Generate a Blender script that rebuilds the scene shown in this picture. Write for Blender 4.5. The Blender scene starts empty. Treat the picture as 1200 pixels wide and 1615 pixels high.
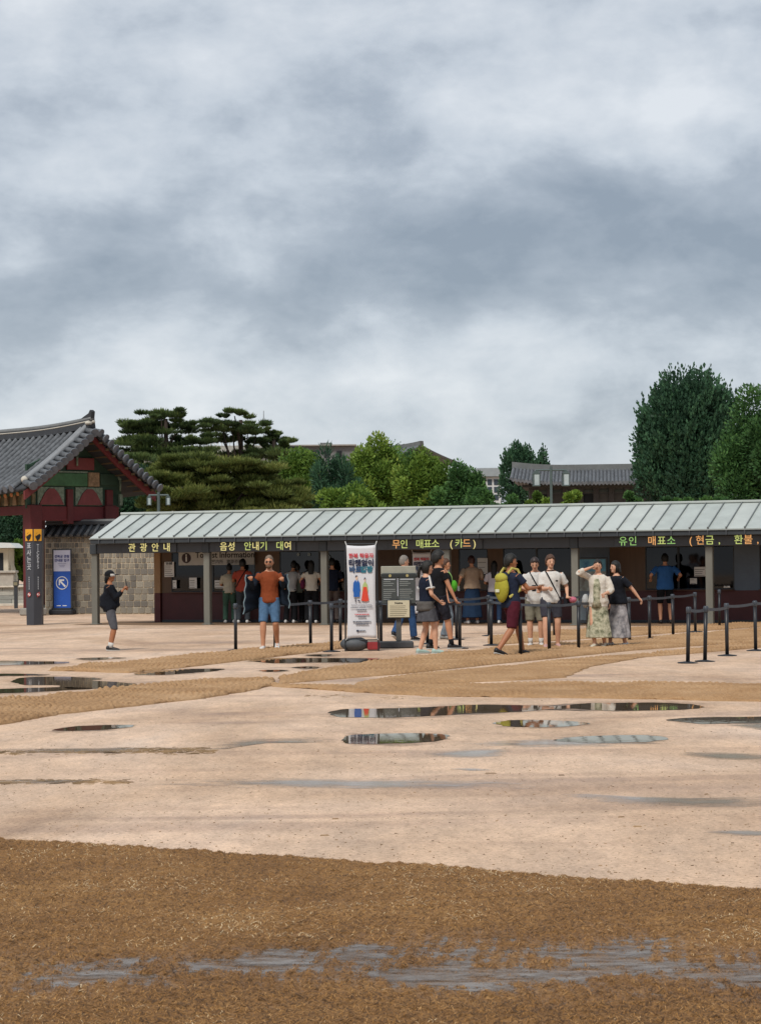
import bpy, bmesh, math, random
import numpy as np
from mathutils import Vector, Matrix, noise as mnoise
random.seed(7); rng = np.random.default_rng(11)
R = math.radians
SC = bpy.context.scene
COL = SC.collection
# ------------------------------------------------------------------ camera
F = 3453.0; CX, CY = 600.0, 807.5
CAMZ = 1.7
PITCH = math.atan(75.5 / F); ROLL = 0.0105
fw = Vector((0, math.cos(PITCH), math.sin(PITCH)))
r0 = Vector((1, 0, 0)); u0 = Vector((0, -math.sin(PITCH), math.cos(PITCH)))
rt = r0 * math.cos(ROLL) - u0 * math.sin(ROLL)
up = r0 * math.sin(ROLL) + u0 * math.cos(ROLL)
cam = bpy.data.cameras.new('camera'); camo = bpy.data.objects.new('camera', cam); COL.objects.link(camo)
cam.sensor_fit = 'VERTICAL'; cam.sensor_height = 24.0; cam.lens = F / 1615.0 * 24.0
cam.clip_start = 0.1; cam.clip_end = 4000
camo.matrix_world = Matrix(((rt.x, up.x, -fw.x, 0), (rt.y, up.y, -fw.y, 0), (rt.z, up.z, -fw.z, CAMZ), (0, 0, 0, 1)))
SC.camera = camo
# ------------------------------------------------------------------ sky and sun
SUN_EL, SUN_AZ = R(52), R(205)          # azimuth clockwise from +Y: behind the camera, a little left
w = bpy.data.worlds.new('World'); SC.world = w; w.use_nodes = True
nt = w.node_tree; N = nt.nodes; L = nt.links
N.clear()
def nd(t, **k):
    n = N.new(t)
    for a, b in k.items(): setattr(n, a, b)
    return n
out = nd('ShaderNodeOutputWorld'); bg = nd('ShaderNodeBackground')
sky = nd('ShaderNodeTexSky', sky_type='NISHITA'); sky.sun_disc = False
sky.sun_elevation = SUN_EL; sky.sun_rotation = SUN_AZ
tc = nd('ShaderNodeTexCoord'); sep = nd('ShaderNodeSeparateXYZ'); L.new(tc.outputs['Generated'], sep.inputs[0])
def mth(op, a, b=None, clamp=False):
    n = nd('ShaderNodeMath', operation=op); n.use_clamp = clamp
    for i, v in enumerate((a, b)):
        if v is None: continue
        if isinstance(v, (int, float)): n.inputs[i].default_value = v
        else: L.new(v, n.inputs[i])
    return n.outputs[0]
cmb = nd('ShaderNodeMapping'); cmb.inputs['Scale'].default_value = (1, 1, 1.75); L.new(tc.outputs['Generated'], cmb.inputs[0])
def nz(scale, detail, rough, off, dist=0.0, sx=1.0, sy=1.0, sz=1.0):
    m = nd('ShaderNodeMapping'); m.inputs['Location'].default_value = off
    m.inputs['Scale'].default_value = (sx, sy, sz)
    L.new(cmb.outputs[0], m.inputs[0])
    t = nd('ShaderNodeTexNoise'); t.inputs['Scale'].default_value = scale; t.inputs['Detail'].default_value = detail
    t.inputs['Roughness'].default_value = rough; t.inputs['Distortion'].default_value = dist
    L.new(m.outputs[0], t.inputs[0]); return t.outputs[0]
SO = 8.72
n1 = nz(3.0, 3, 0.45, (3.3 + SO, 1.2 + SO * 1.7, SO), 0.2, 0.6, 0.6, 1.7)
n2 = nz(8.0, 9, 0.57, (7.1 + SO, 4.4 - SO, 2.0), 0.12)
n3 = nz(24.0, 6, 0.55, (1.7, 9.4, 5.0 + SO), 0.3)
mixv = mth('ADD', mth('ADD', mth('MULTIPLY', n1, 0.38), mth('MULTIPLY', n2, 0.46)), mth('MULTIPLY', n3, 0.15))
hor = mth('SUBTRACT', 1.0, mth('DIVIDE', mth('MAXIMUM', sep.outputs[2], 0.0), 0.09), True)
mixv = mth('ADD', mixv, mth('MULTIPLY', hor, 0.018))      # far cloud pales towards the horizon all round
cr = nd('ShaderNodeValToRGB'); L.new(mixv, cr.inputs[0])
e = cr.color_ramp.elements
e[0].position = 0.385; e[0].color = (0.25, 0.295, 0.355, 1)
e[1].position = 0.605; e[1].color = (0.70, 0.73, 0.765, 1)
x = e.new(0.465); x.color = (0.37, 0.415, 0.475, 1)
x = e.new(0.52); x.color = (0.52, 0.565, 0.62, 1)
mulc = nd('ShaderNodeVectorMath', operation='SCALE'); L.new(cr.outputs[0], mulc.inputs[0]); mulc.inputs['Scale'].default_value = 7.6
mx = nd('ShaderNodeMix', data_type='RGBA'); mx.inputs[0].default_value = 0.90
L.new(sky.outputs[0], mx.inputs['A']); L.new(mulc.outputs[0], mx.inputs['B'])
L.new(mx.outputs['Result'], bg.inputs[0]); bg.inputs[1].default_value = 0.075
L.new(bg.outputs[0], out.inputs[0])
sl = bpy.data.lights.new('sun', 'SUN'); sl.energy = 1.5; sl.angle = R(14); sl.color = (1.0, 0.95, 0.88)
so = bpy.data.objects.new('sun', sl); COL.objects.link(so)
sd = Vector((math.sin(SUN_AZ) * math.cos(SUN_EL), math.cos(SUN_AZ) * math.cos(SUN_EL), math.sin(SUN_EL)))
so.rotation_euler = sd.to_track_quat('Z', 'Y').to_euler(); so.location = sd * 60
SC.view_settings.view_transform = 'Standard'; SC.view_settings.look = 'None'
SC.view_settings.exposure = 0.96; SC.view_settings.gamma = 1.0; SC.view_settings.use_curve_mapping = False
SC.render.engine = 'CYCLES'; SC.cycles.use_denoising = True
SC.cycles.max_bounces = 6; SC.cycles.transparent_max_bounces = 12
SC.cycles.caustics_reflective = False; SC.cycles.caustics_refractive = False
# ------------------------------------------------------------------ pixel helpers
def ray(px, py): return fw * F + rt * (px - CX) - up * (py - CY)
def G(px, py, z=0.0):
    d = ray(px, py); k = (z - CAMZ) / d.z
    return Vector((d.x * k, d.y * k, z))
def P(px, py, Y):
    d = ray(px, py); k = Y / d.y
    return Vector((d.x * k, Y, CAMZ + d.z * k))
# ------------------------------------------------------------------ materials
def lin(v):
    v /= 255.0
    return v / 12.92 if v <= 0.04045 else ((v + 0.055) / 1.055) ** 2.4
def C(h):
    if isinstance(h, str):
        h = h.lstrip('#'); return tuple(lin(int(h[i:i + 2], 16)) for i in (0, 2, 4))
    return h
MATS = {}
def mat(name, col, rough=0.7, var=0.15, scale=4.0, bump=0.0, bscale=60.0, metal=0.0, emit=0.0, spec=0.4, stretch=(1, 1, 1), col2=None):
    if name in MATS: return MATS[name]
    m = bpy.data.materials.new(name); m.use_nodes = True; MATS[name] = m
    t = m.node_tree; b = t.nodes['Principled BSDF']; col = C(col)
    b.inputs['Roughness'].default_value = rough; b.inputs['Metallic'].default_value = metal
    b.inputs['Specular IOR Level'].default_value = spec
    b.inputs['Base Color'].default_value = (*col, 1)
    tcn = t.nodes.new('ShaderNodeTexCoord'); mp = t.nodes.new('ShaderNodeMapping'); mp.inputs['Scale'].default_value = stretch
    t.links.new(tcn.outputs['Object'], mp.inputs[0])
    if var > 0:
        n = t.nodes.new('ShaderNodeTexNoise'); n.inputs['Scale'].default_value = scale; n.inputs['Detail'].default_value = 5; n.inputs['Roughness'].default_value = 0.65
        t.links.new(mp.outputs[0], n.inputs[0])
        r = t.nodes.new('ShaderNodeValToRGB'); t.links.new(n.outputs[0], r.inputs[0])
        c2 = C(col2) if col2 else tuple(min(1, c * (1 + var)) for c in col)
        c1 = tuple(c * (1 - var) for c in col)
        r.color_ramp.elements[0].position = 0.32; r.color_ramp.elements[1].position = 0.68
        r.color_ramp.elements[0].color = (*c1, 1); r.color_ramp.elements[1].color = (*c2, 1)
        t.links.new(r.outputs[0], b.inputs['Base Color'])
    if bump > 0:
        n = t.nodes.new('ShaderNodeTexNoise'); n.inputs['Scale'].default_value = bscale; n.inputs['Detail'].default_value = 4
        t.links.new(mp.outputs[0], n.inputs[0])
        bp = t.nodes.new('ShaderNodeBump'); bp.inputs['Strength'].default_value = bump; bp.inputs['Distance'].default_value = 0.02
        t.links.new(n.outputs[0], bp.inputs['Height']); t.links.new(bp.outputs[0], b.inputs['Normal'])
    if emit > 0:
        b.inputs['Emission Color'].default_value = (*col, 1); b.inputs['Emission Strength'].default_value = emit
    return m
# ------------------------------------------------------------------ mesh builder
class MB:
    def __init__(s): s.v = []; s.f = []
    def add(s, vs, fs):
        o = len(s.v); s.v += [tuple(v) for v in vs]; s.f += [tuple(i + o for i in f) for f in fs]; return s
    def box(s, x0, x1, y0, y1, z0, z1):
        return s.add([(x0, y0, z0), (x1, y0, z0), (x1, y1, z0), (x0, y1, z0), (x0, y0, z1), (x1, y0, z1), (x1, y1, z1), (x0, y1, z1)],
                     [(0, 3, 2, 1), (4, 5, 6, 7), (0, 1, 5, 4), (1, 2, 6, 5), (2, 3, 7, 6), (3, 0, 4, 7)])
    def bbox(s, x0, x1, y0, y1, z0, z1, b=0.01):       # box with chamfered edges
        bm = bmesh.new(); bmesh.ops.create_cube(bm, size=1.0)
        for v in bm.verts:
            v.co = Vector(((x0 + x1) / 2 + v.co.x * (x1 - x0), (y0 + y1) / 2 + v.co.y * (y1 - y0), (z0 + z1) / 2 + v.co.z * (z1 - z0)))
        bmesh.ops.bevel(bm, geom=list(bm.edges), offset=b, segments=1, affect='EDGES', profile=0.5)
        bm.verts.index_update()
        s.add([v.co[:] for v in bm.verts], [[v.index for v in f.verts] for f in bm.faces]); bm.free(); return s
    def loft(s, rings, cap=True):
        n = len(rings[0]); o = len(s.v)
        for r in rings: s.v += [tuple(p) for p in r]
        for i in range(len(rings) - 1):
            for j in range(n):
                a = o + i * n + j; b = o + i * n + (j + 1) % n
                s.f.append((a, b, b + n, a + n))
        if cap:
            s.f.append(tuple(o + j for j in reversed(range(n)))); s.f.append(tuple(o + (len(rings) - 1) * n + j for j in range(n)))
        return s
    def tube(s, pts, rad, n=8, cap=True):
        pts = [Vector(p) for p in pts]; rings = []
        if isinstance(rad, (int, float)): rad = [rad] * len(pts)
        ref = None
        for i, p in enumerate(pts):
            t = (pts[min(i + 1, len(pts) - 1)] - pts[max(i - 1, 0)]).normalized()
            if ref is None: ref = Vector((1, 0, 0)) if abs(t.x) < 0.9 else Vector((0, 1, 0))
            a = (ref - t * ref.dot(t)).normalized(); b = t.cross(a); ref = a
            rr = rad[i]; ra, rb = (rr if isinstance(rr, tuple) else (rr, rr))
            rings.append([p + a * (math.cos(k * 2 * math.pi / n) * ra) + b * (math.sin(k * 2 * math.pi / n) * rb) for k in range(n)])
        return s.loft(rings, cap)
    def ell(s, c, r, nu=12, nv=8, fn=None):
        rings = []
        for i in range(nv + 1):
            th = math.pi * (i + 0.02 * (i == 0) - 0.02 * (i == nv)) / nv
            ring = []
            for j in range(nu):
                a = 2 * math.pi * j / nu
                d = Vector((math.sin(th) * math.cos(a), math.sin(th) * math.sin(a), -math.cos(th)))
                k = fn(d) if fn else 1.0
                ring.append((c[0] + d.x * r[0] * k, c[1] + d.y * r[1] * k, c[2] + d.z * r[2] * k))
            rings.append(ring)
        return s.loft(rings)
    def prism(s, poly, axis, a, b):                     # polygon (u,v) swept along an axis
        def pt(u, v, w):
            return {'x': (w, u, v), 'y': (u, w, v), 'z': (u, v, w)}[axis]
        n = len(poly); o = len(s.v)
        s.v += [pt(u, v, a) for u, v in poly] + [pt(u, v, b) for u, v in poly]
        s.f.append(tuple(o + i for i in range(n))); s.f.append(tuple(o + n + i for i in reversed(range(n))))
        for i in range(n):
            j = (i + 1) % n; s.f.append((o + i, o + n + i, o + n + j, o + j))
        return s
    def xf(s, M, start=0):
        s.v[start:] = [tuple(M @ Vector(v)) for v in s.v[start:]]; return s
    def mesh(s, name, m=None, smooth=False):
        me = bpy.data.meshes.new(name); me.from_pydata(s.v, [], s.f)
        bm = bmesh.new(); bm.from_mesh(me); bmesh.ops.recalc_face_normals(bm, faces=bm.faces); bm.to_mesh(me); bm.free()
        if smooth: me.polygons.foreach_set('use_smooth', [True] * len(me.polygons))
        if m: me.materials.append(m)
        return me
    def build(s, name, m, parent=None, smooth=False, loc=None, rotz=None):
        o = bpy.data.objects.new(name, s.mesh(name, m, smooth)); COL.objects.link(o)
        if parent: o.parent = parent
        if loc is not None: o.location = loc
        if rotz is not None: o.rotation_euler.z = rotz
        return o
def npmesh(name, verts, faces, m, smooth=False, tint=None):
    """verts (n,3), faces (m,k) arrays"""
    me = bpy.data.meshes.new(name); k = faces.shape[1]
    me.vertices.add(len(verts)); me.vertices.foreach_set('co', np.ascontiguousarray(verts, dtype=np.float32).ravel())
    me.loops.add(faces.size); me.loops.foreach_set('vertex_index', np.ascontiguousarray(faces, dtype=np.int32).ravel())
    me.polygons.add(len(faces)); me.polygons.foreach_set('loop_start', np.arange(0, faces.size, k, dtype=np.int32))
    me.polygons.foreach_set('loop_total', np.full(len(faces), k, dtype=np.int32))
    if smooth: me.polygons.foreach_set('use_smooth', np.ones(len(faces), dtype=bool))
    if tint is not None:
        at = me.attributes.new('tint', 'FLOAT', 'FACE'); at.data.foreach_set('value', tint.astype(np.float32))
    me.update(calc_edges=True)
    if m: me.materials.append(m)
    return me
def link(name, me, parent=None, loc=None, rot=None, scale=None):
    o = bpy.data.objects.new(name, me); COL.objects.link(o)
    if parent: o.parent = parent
    if loc is not None: o.location = loc
    if rot is not None: o.rotation_euler = rot
    if scale is not None: o.scale = scale
    return o
def tag(o, label=None, cat=None, group=None, kind=None):
    if label: o['label'] = label
    if cat: o['category'] = cat
    if group: o['group'] = group
    if kind: o['kind'] = kind
    return o
def thing(name, label, cat, loc=(0, 0, 0), rotz=0.0, group=None):
    o = bpy.data.objects.new(name, None); COL.objects.link(o); o.empty_display_size = 0.2
    o.location = loc; o.rotation_euler.z = rotz
    return tag(o, label, cat, group)
PEND = []                                                # text objects turned into meshes at the end
def text(s, size, m, parent, loc, rot=(math.pi / 2, 0, 0), name='lettering', align='CENTER', bold=0.0, ext=0.002, space=1.0, sx=1.0):
    c = bpy.data.curves.new(name, 'FONT'); c.body = s; c.size = size; c.align_x = align; c.align_y = 'CENTER'
    c.extrude = ext; c.offset = bold; c.space_character = space; c.resolution_u = 2
    c.materials.append(m)
    o = bpy.data.objects.new(name, c); COL.objects.link(o); o.parent = parent; o.location = loc; o.rotation_euler = rot; o.scale = (sx, 1, 1)
    PEND.append(o); return o
def finish_text():
    dg = bpy.context.evaluated_depsgraph_get()
    for o in PEND:
        me = bpy.data.meshes.new_from_object(o.evaluated_get(dg))
        n = bpy.data.objects.new(o.name, me); COL.objects.link(n); n.parent = o.parent
        n.location = o.location; n.rotation_euler = o.rotation_euler; n.scale = o.scale
        nm = o.name; cu = o.data; bpy.data.objects.remove(o); bpy.data.curves.remove(cu); n.name = nm
def fbm(x, y, s=1.0, z=0.0, oct=4):
    return mnoise.fractal(Vector((x * s, y * s, z)), 0.6, 2.0, oct)
# ================================================================== ground
def ground_mat():
    m = bpy.data.materials.new('sand'); m.use_nodes = True; t = m.node_tree; b = t.nodes['Principled BSDF']
    b.inputs['Specular IOR Level'].default_value = 0.25
    geo = t.nodes.new('ShaderNodeNewGeometry')
    def noise(sc, det, rough, stretch=(1, 1, 1), dist=0.0):
        mp = t.nodes.new('ShaderNodeMapping'); mp.inputs['Scale'].default_value = stretch; t.links.new(geo.outputs['Position'], mp.inputs[0])
        n = t.nodes.new('ShaderNodeTexNoise'); n.inputs['Scale'].default_value = sc; n.inputs['Detail'].default_value = det; n.inputs['Roughness'].default_value = rough; n.inputs['Distortion'].default_value = dist
        t.links.new(mp.outputs[0], n.inputs[0]); return n.outputs[0]
    def ramp(src, stops):
        r = t.nodes.new('ShaderNodeValToRGB'); t.links.new(src, r.inputs[0]); e = r.color_ramp.elements
        e[0].position, e[0].color = stops[0][0], (*stops[0][1], 1); e[1].position, e[1].color = stops[-1][0], (*stops[-1][1], 1)
        for p, c in stops[1:-1]: q = e.new(p); q.color = (*c, 1)
        return r.outputs[0]
    def mix(a, b_, f, mode='MIX'):
        x = t.nodes.new('ShaderNodeMix'); x.data_type = 'RGBA'; x.blend_type = mode
        if isinstance(f, float): x.inputs[0].default_value = f
        else: t.links.new(f, x.inputs[0])
        t.links.new(a, x.inputs['A']); t.links.new(b_, x.inputs['B']); return x.outputs['Result']
    big = ramp(noise(0.3, 6, 0.6, (1.0, 0.5, 1), 0.8), [(0.30, (0.47, 0.32, 0.218)), (0.45, (0.61, 0.44, 0.312)), (0.60, (0.70, 0.522, 0.39)), (0.75, (0.62, 0.495, 0.40))])
    mid = ramp(noise(1.6, 6, 0.65, (1.0, 0.4, 1)), [(0.3, (0.78, 0.78, 0.79)), (0.7, (1.12, 1.09, 1.06))])
    grain = ramp(noise(30, 4, 0.85), [(0.34, (0.30, 0.27, 0.24)), (0.43, (0.86, 0.85, 0.83)), (0.55, (1.0, 1.0, 1.0)), (0.70, (1.28, 1.25, 1.2))])
    coarse = ramp(noise(9, 5, 0.75, (1.0, 0.35, 1)), [(0.3, (0.80, 0.79, 0.78)), (0.5, (1.0, 1.0, 1.0)), (0.7, (1.13, 1.12, 1.10))])
    col = mix(mix(mix(big, mid, 1.0, 'MULTIPLY'), coarse, 0.9, 'MULTIPLY'), grain, 0.9, 'MULTIPLY')
    # damp patches: darker, greyer, a little shiny
    dampn = noise(0.33, 5, 0.55, (0.35, 1.5, 1), 1.0)
    dr = t.nodes.new('ShaderNodeMapRange'); dr.inputs[1].default_value = 0.53; dr.inputs[2].default_value = 0.68; t.links.new(dampn, dr.inputs[0])
    dk = t.nodes.new('ShaderNodeRGB'); dk.outputs[0].default_value = (0.70, 0.66, 0.65, 1)
    col = mix(col, mix(col, dk.outputs[0], 1.0, 'MULTIPLY'), dr.outputs[0])
    t.links.new(col, b.inputs['Base Color'])
    rr = t.nodes.new('ShaderNodeMapRange'); rr.inputs[3].default_value = 0.95; rr.inputs[4].default_value = 0.5; t.links.new(dr.outputs[0], rr.inputs[0]); t.links.new(rr.outputs[0], b.inputs['Roughness'])
    bp = t.nodes.new('ShaderNodeBump'); bp.inputs['Strength'].default_value = 0.7; bp.inputs['Distance'].default_value = 0.014
    t.links.new(noise(42, 3, 0.75), bp.inputs['Height']); t.links.new(bp.outputs[0], b.inputs['Normal'])
    return m
SAND = ground_mat()
gr = MB().add([(-900, -60, 0), (900, -60, 0), (900, 2200, 0), (-900, 2200, 0)], [(0, 1, 2, 3)]).build('ground', SAND); tag(gr, 'pale sandy court, damp and puddled after rain', 'ground', kind='structure')

def water_mat(name, base, rough, film=0.0, bump=0.0, lo=0.62, hi=0.95, sc=2.2):
    m = bpy.data.materials.new(name); m.use_nodes = True; t = m.node_tree; b = t.nodes['Principled BSDF']
    b.inputs['Base Color'].default_value = (*base, 1); b.inputs['Roughness'].default_value = rough; b.inputs['IOR'].default_value = 1.33
    b.inputs['Specular IOR Level'].default_value = 0.5
    geo = t.nodes.new('ShaderNodeNewGeometry')
    if bump:
        n = t.nodes.new('ShaderNodeTexNoise'); n.inputs['Scale'].default_value = 9; t.links.new(geo.outputs['Position'], n.inputs[0])
        bp = t.nodes.new('ShaderNodeBump'); bp.inputs['Strength'].default_value = bump; bp.inputs['Distance'].default_value = 0.004
        t.links.new(n.outputs[0], bp.inputs['Height']); t.links.new(bp.outputs[0], b.inputs['Normal'])
    if film:
        o = t.nodes['Material Output']; tr = t.nodes.new('ShaderNodeBsdfTransparent'); ms = t.nodes.new('ShaderNodeMixShader')
        at = t.nodes.new('ShaderNodeAttribute'); at.attribute_name = 'edge'
        n = t.nodes.new('ShaderNodeTexNoise'); n.inputs['Scale'].default_value = sc; n.inputs['Detail'].default_value = 8; n.inputs['Roughness'].default_value = 0.72
        mp = t.nodes.new('ShaderNodeMapping'); mp.inputs['Scale'].default_value = (1.0, 2.2, 1); t.links.new(geo.outputs['Position'], mp.inputs[0]); t.links.new(mp.outputs[0], n.inputs[0])
        ad = t.nodes.new('ShaderNodeMath'); ad.operation = 'MULTIPLY_ADD'; t.links.new(at.outputs['Fac'], ad.inputs[0]); ad.inputs[1].default_value = 0.55; t.links.new(n.outputs[0], ad.inputs[2])
        mr = t.nodes.new('ShaderNodeMapRange'); mr.inputs[1].default_value = lo; mr.inputs[2].default_value = hi; mr.inputs[4].default_value = film
        t.links.new(ad.outputs[0], mr.inputs[0]); t.links.new(mr.outputs[0], ms.inputs[0])
        t.links.new(tr.outputs[0], ms.inputs[1]); t.links.new(b.outputs[0], ms.inputs[2]); t.links.new(ms.outputs[0], o.inputs[0])
    return m
WATER = water_mat('puddle_water', (0.105, 0.075, 0.045), 0.015, bump=0.04)
FILM = water_mat('wet_film', (0.40, 0.33, 0.26), 0.10, film=0.8, bump=0.1)
DAMP = water_mat('damp_sand', (0.24, 0.165, 0.11), 0.45, film=0.95, bump=0.3)
def smooth_poly(pts, n=6):
    out = []; k = len(pts)
    for i in range(k):
        p0, p1, p2, p3 = (Vector(pts[(i + j - 1) % k]) for j in range(4))
        for s in range(n):
            u = s / n
            out.append(0.5 * ((2 * p1) + (p2 - p0) * u + (2 * p0 - 5 * p1 + 4 * p2 - p3) * u * u + (3 * p1 - p0 - 3 * p2 + p3) * u ** 3))
    return out
def puddle(pix, m=WATER, z=0.004, jit=0.05, film=False, label=None):
    pl = smooth_poly([(G(x, y).x, G(x, y).y, 0) for x, y in pix], 9)
    pl = [p + Vector((fbm(p.x, p.y, 1.3, 3.1), fbm(p.x, p.y, 1.3, 8.7), 0)) * jit * (0.5 + 0.02 * p.y) for p in pl]
    c = sum(pl, Vector()) / len(pl)
    rings = 6 if film else 1
    vs = [(c.x, c.y, z)]; ed = [1.0]; fs = []
    n = len(pl)
    if film:
        for r in range(1, rings + 1):
            k = r / rings
            for p in pl: q = c.lerp(p, k); vs.append((q.x, q.y, z)); ed.append(1 - k)
        for j in range(n): fs.append((0, 1 + j, 1 + (j + 1) % n))
        for r in range(rings - 1):
            for j in range(n):
                a = 1 + r * n + j; b = 1 + r * n + (j + 1) % n; fs.append((a, a + n, b + n, b))
        me = bpy.data.meshes.new('puddle'); me.from_pydata(vs, [], fs)
        at = me.attributes.new('edge', 'FLOAT', 'POINT'); at.data.foreach_set('value', ed); me.materials.append(m)
        o = link('wet_sand', me)
    else:
        bm = bmesh.new(); f = bm.faces.new([bm.verts.new((p.x, p.y, z)) for p in pl]); f.normal_update()
        if f.normal.z < 0: f.normal_flip()
        bmesh.ops.triangulate(bm, faces=[f]); me = bpy.data.meshes.new('puddle'); bm.to_mesh(me); bm.free(); me.materials.append(m)
        o = link('puddle', me)
    return tag(o, kind='structure')
for pts in [
    [(17, 1074), (45, 1069), (95, 1067.5), (150, 1069), (162, 1071), (150, 1073.5), (196, 1076.5), (214, 1080.5), (170, 1085), (110, 1086), (95, 1081), (40, 1080)],
    [(-40, 1089), (60, 1085), (105, 1084), (140, 1086.5), (60, 1091), (-40, 1095)],
    [(205, 1064), (250, 1058), (300, 1055.5), (348, 1055.5), (325, 1060), (262, 1064.5)],
    [(-60, 1043), (40, 1043), (112, 1045), (60, 1048), (-60, 1049)], [(120, 1039), (160, 1037), (196, 1038), (150, 1041)],
    [(-40, 1063.5), (20, 1063), (72, 1064.5), (10, 1066), (-40, 1066)],
    [(393, 1042), (425, 1038.5), (500, 1038), (575, 1038.5), (606, 1040), (575, 1044.5), (490, 1045), (430, 1046)],
    [(484, 1034), (505, 1032), (526, 1033), (508, 1035.5)], [(404, 1058), (430, 1056.5), (452, 1058), (430, 1060)], [(462, 1053), (485, 1051.5), (506, 1053), (484, 1055)],
    [(75, 1152), (110, 1147), (160, 1143.5), (206, 1144), (180, 1150), (120, 1153.5)],
    [(519, 1126), (545, 1119), (610, 1117.5), (700, 1114), (785, 1111.5), (875, 1113.5), (905, 1110.5), (945, 1109), (1045, 1109), (1098, 1112), (1110, 1115.5), (1075, 1120), (950, 1121), (905, 1118), (870, 1120), (775, 1125), (690, 1129), (600, 1132), (540, 1131)],
    [(775, 1141), (810, 1136.5), (870, 1136), (925, 1140), (905, 1146), (840, 1147.5), (800, 1146)],
    [(1056, 1136), (1090, 1132), (1150, 1131), (1260, 1132), (1260, 1139), (1150, 1141), (1095, 1141)],
    [(546, 1166), (556, 1159), (640, 1157.5), (692, 1159), (708, 1165), (690, 1171), (620, 1174), (560, 1174)],
    [(876, 1169), (905, 1163), (985, 1160), (1040, 1162), (1054, 1166), (1010, 1171), (930, 1173)],
]:
    puddle(pts, jit=.09)
    cx_ = sum(p[0] for p in pts) / len(pts); cy_ = sum(p[1] for p in pts) / len(pts)
    puddle([(cx_ + (x - cx_) * 1.16 + (10 if x > cx_ else -10), cy_ + (y - cy_) * 1.5 + (1.6 if y > cy_ else -.5)) for x, y in pts], DAMP, 0.0022, .06, True)
for pts in [
    [(330, 1176), (350, 1167), (430, 1163), (550, 1162), (556, 1171), (440, 1172), (360, 1180), (300, 1190)],
    [(640, 1192), (690, 1184), (800, 1177), (830, 1180), (808, 1196), (720, 1198)],
    [(690, 1178), (740, 1169), (900, 1160), (1060, 1160), (1070, 1172), (960, 1180), (830, 1182)],
    [(1040, 1184), (1090, 1184), (1260, 1190), (1260, 1204), (1130, 1200), (1070, 1194)],
    [(180, 1237), (330, 1226), (600, 1227), (840, 1232), (900, 1243), (640, 1247), (330, 1243)],
    [(820, 1246), (930, 1252), (1100, 1258), (1260, 1256), (1260, 1278), (1080, 1276), (900, 1264)],
    [(1080, 1312), (1140, 1308), (1260, 1312), (1260, 1322), (1150, 1320)],
    [(-60, 1182), (100, 1179), (330, 1177), (340, 1184), (140, 1190), (-60, 1189)],
    [(-60, 1231), (90, 1229), (210, 1231), (110, 1237), (-60, 1237)],
    [(1120, 1139), (1260, 1140), (1260, 1158), (1180, 1152)],
    [(700, 1213), (740, 1211), (790, 1214), (740, 1217)],
]: puddle(pts, FILM, 0.003, 0.03, True)
# dark streaks of washed-in grit, twigs and leaves (scattered litter, too many to count)
def litter():
    vs = []; fs = []; tn = []
    def stick(p, a, l, wd, h):
        d = Vector((math.cos(a), math.sin(a), 0)) * l; q = Vector((-math.sin(a), math.cos(a), 0)) * wd
        o = len(vs); vs.extend([p - d - q, p + d - q, p + d * 0.8 + q, p - d * 0.8 + q]); vs.extend([v + Vector((0, 0, h)) for v in (p - d * 0.8, p + d * 0.7)])
        fs.extend([(o, o + 1, o + 5, o + 4), (o + 1, o + 2, o + 5, o + 5), (o + 2, o + 3, o + 4, o + 5), (o + 3, o, o + 4, o + 4)])
    for i in range(2200):
        py = 1070 + 330 * random.random() ** 0.8; px = random.uniform(-30, 1230)
        if py > 1320 + 0.07 * px: continue
        p = G(px, py); s = random.choice((0.002, 0.003, 0.003, 0.004, 0.005)); stick(p, random.uniform(-3, 3), s * random.uniform(1, 2.2), s * 0.7, s * 0.9)
    for (x0, x1, yc, n) in [(-10, 340, 1186, 420), (190, 330, 1182, 160), (-10, 205, 1233, 260), (600, 640, 1100, 12), (480, 560, 1098, 20)]:
        for i in range(n):
            px = random.uniform(x0, x1); p = G(px, yc + 2.0 * fbm(px, 0, 0.02) + random.gauss(0, 1.6)); stick(p, random.gauss(0, 0.25), random.uniform(0.01, 0.05), 0.005, 0.004)
    for px, py, l in [(512, 1318, 0.06), (529, 1292, 0.05), (979, 1289, 0.05), (1005, 1304, 0.06), (774, 1220, 0.1), (1113, 1253, 0.04), (885, 1223, 0.05), (320, 1102, 0.1)]:
        stick(G(px, py), random.gauss(0, 0.3), l * .5, 0.006, 0.007)
    fs2 = [tuple(dict.fromkeys(f)) for f in fs]
    me = bpy.data.meshes.new('litter'); me.from_pydata([tuple(v) for v in vs], [], fs2); me.materials.append(mat('grit', '#4d3d2c', 0.9, 0.5, 3.0, col2='#9c7f5c'))
    tag(link('litter', me), 'dark twigs, grit and leaf bits strewn over the sand', 'litter', kind='stuff')
litter()
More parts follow.
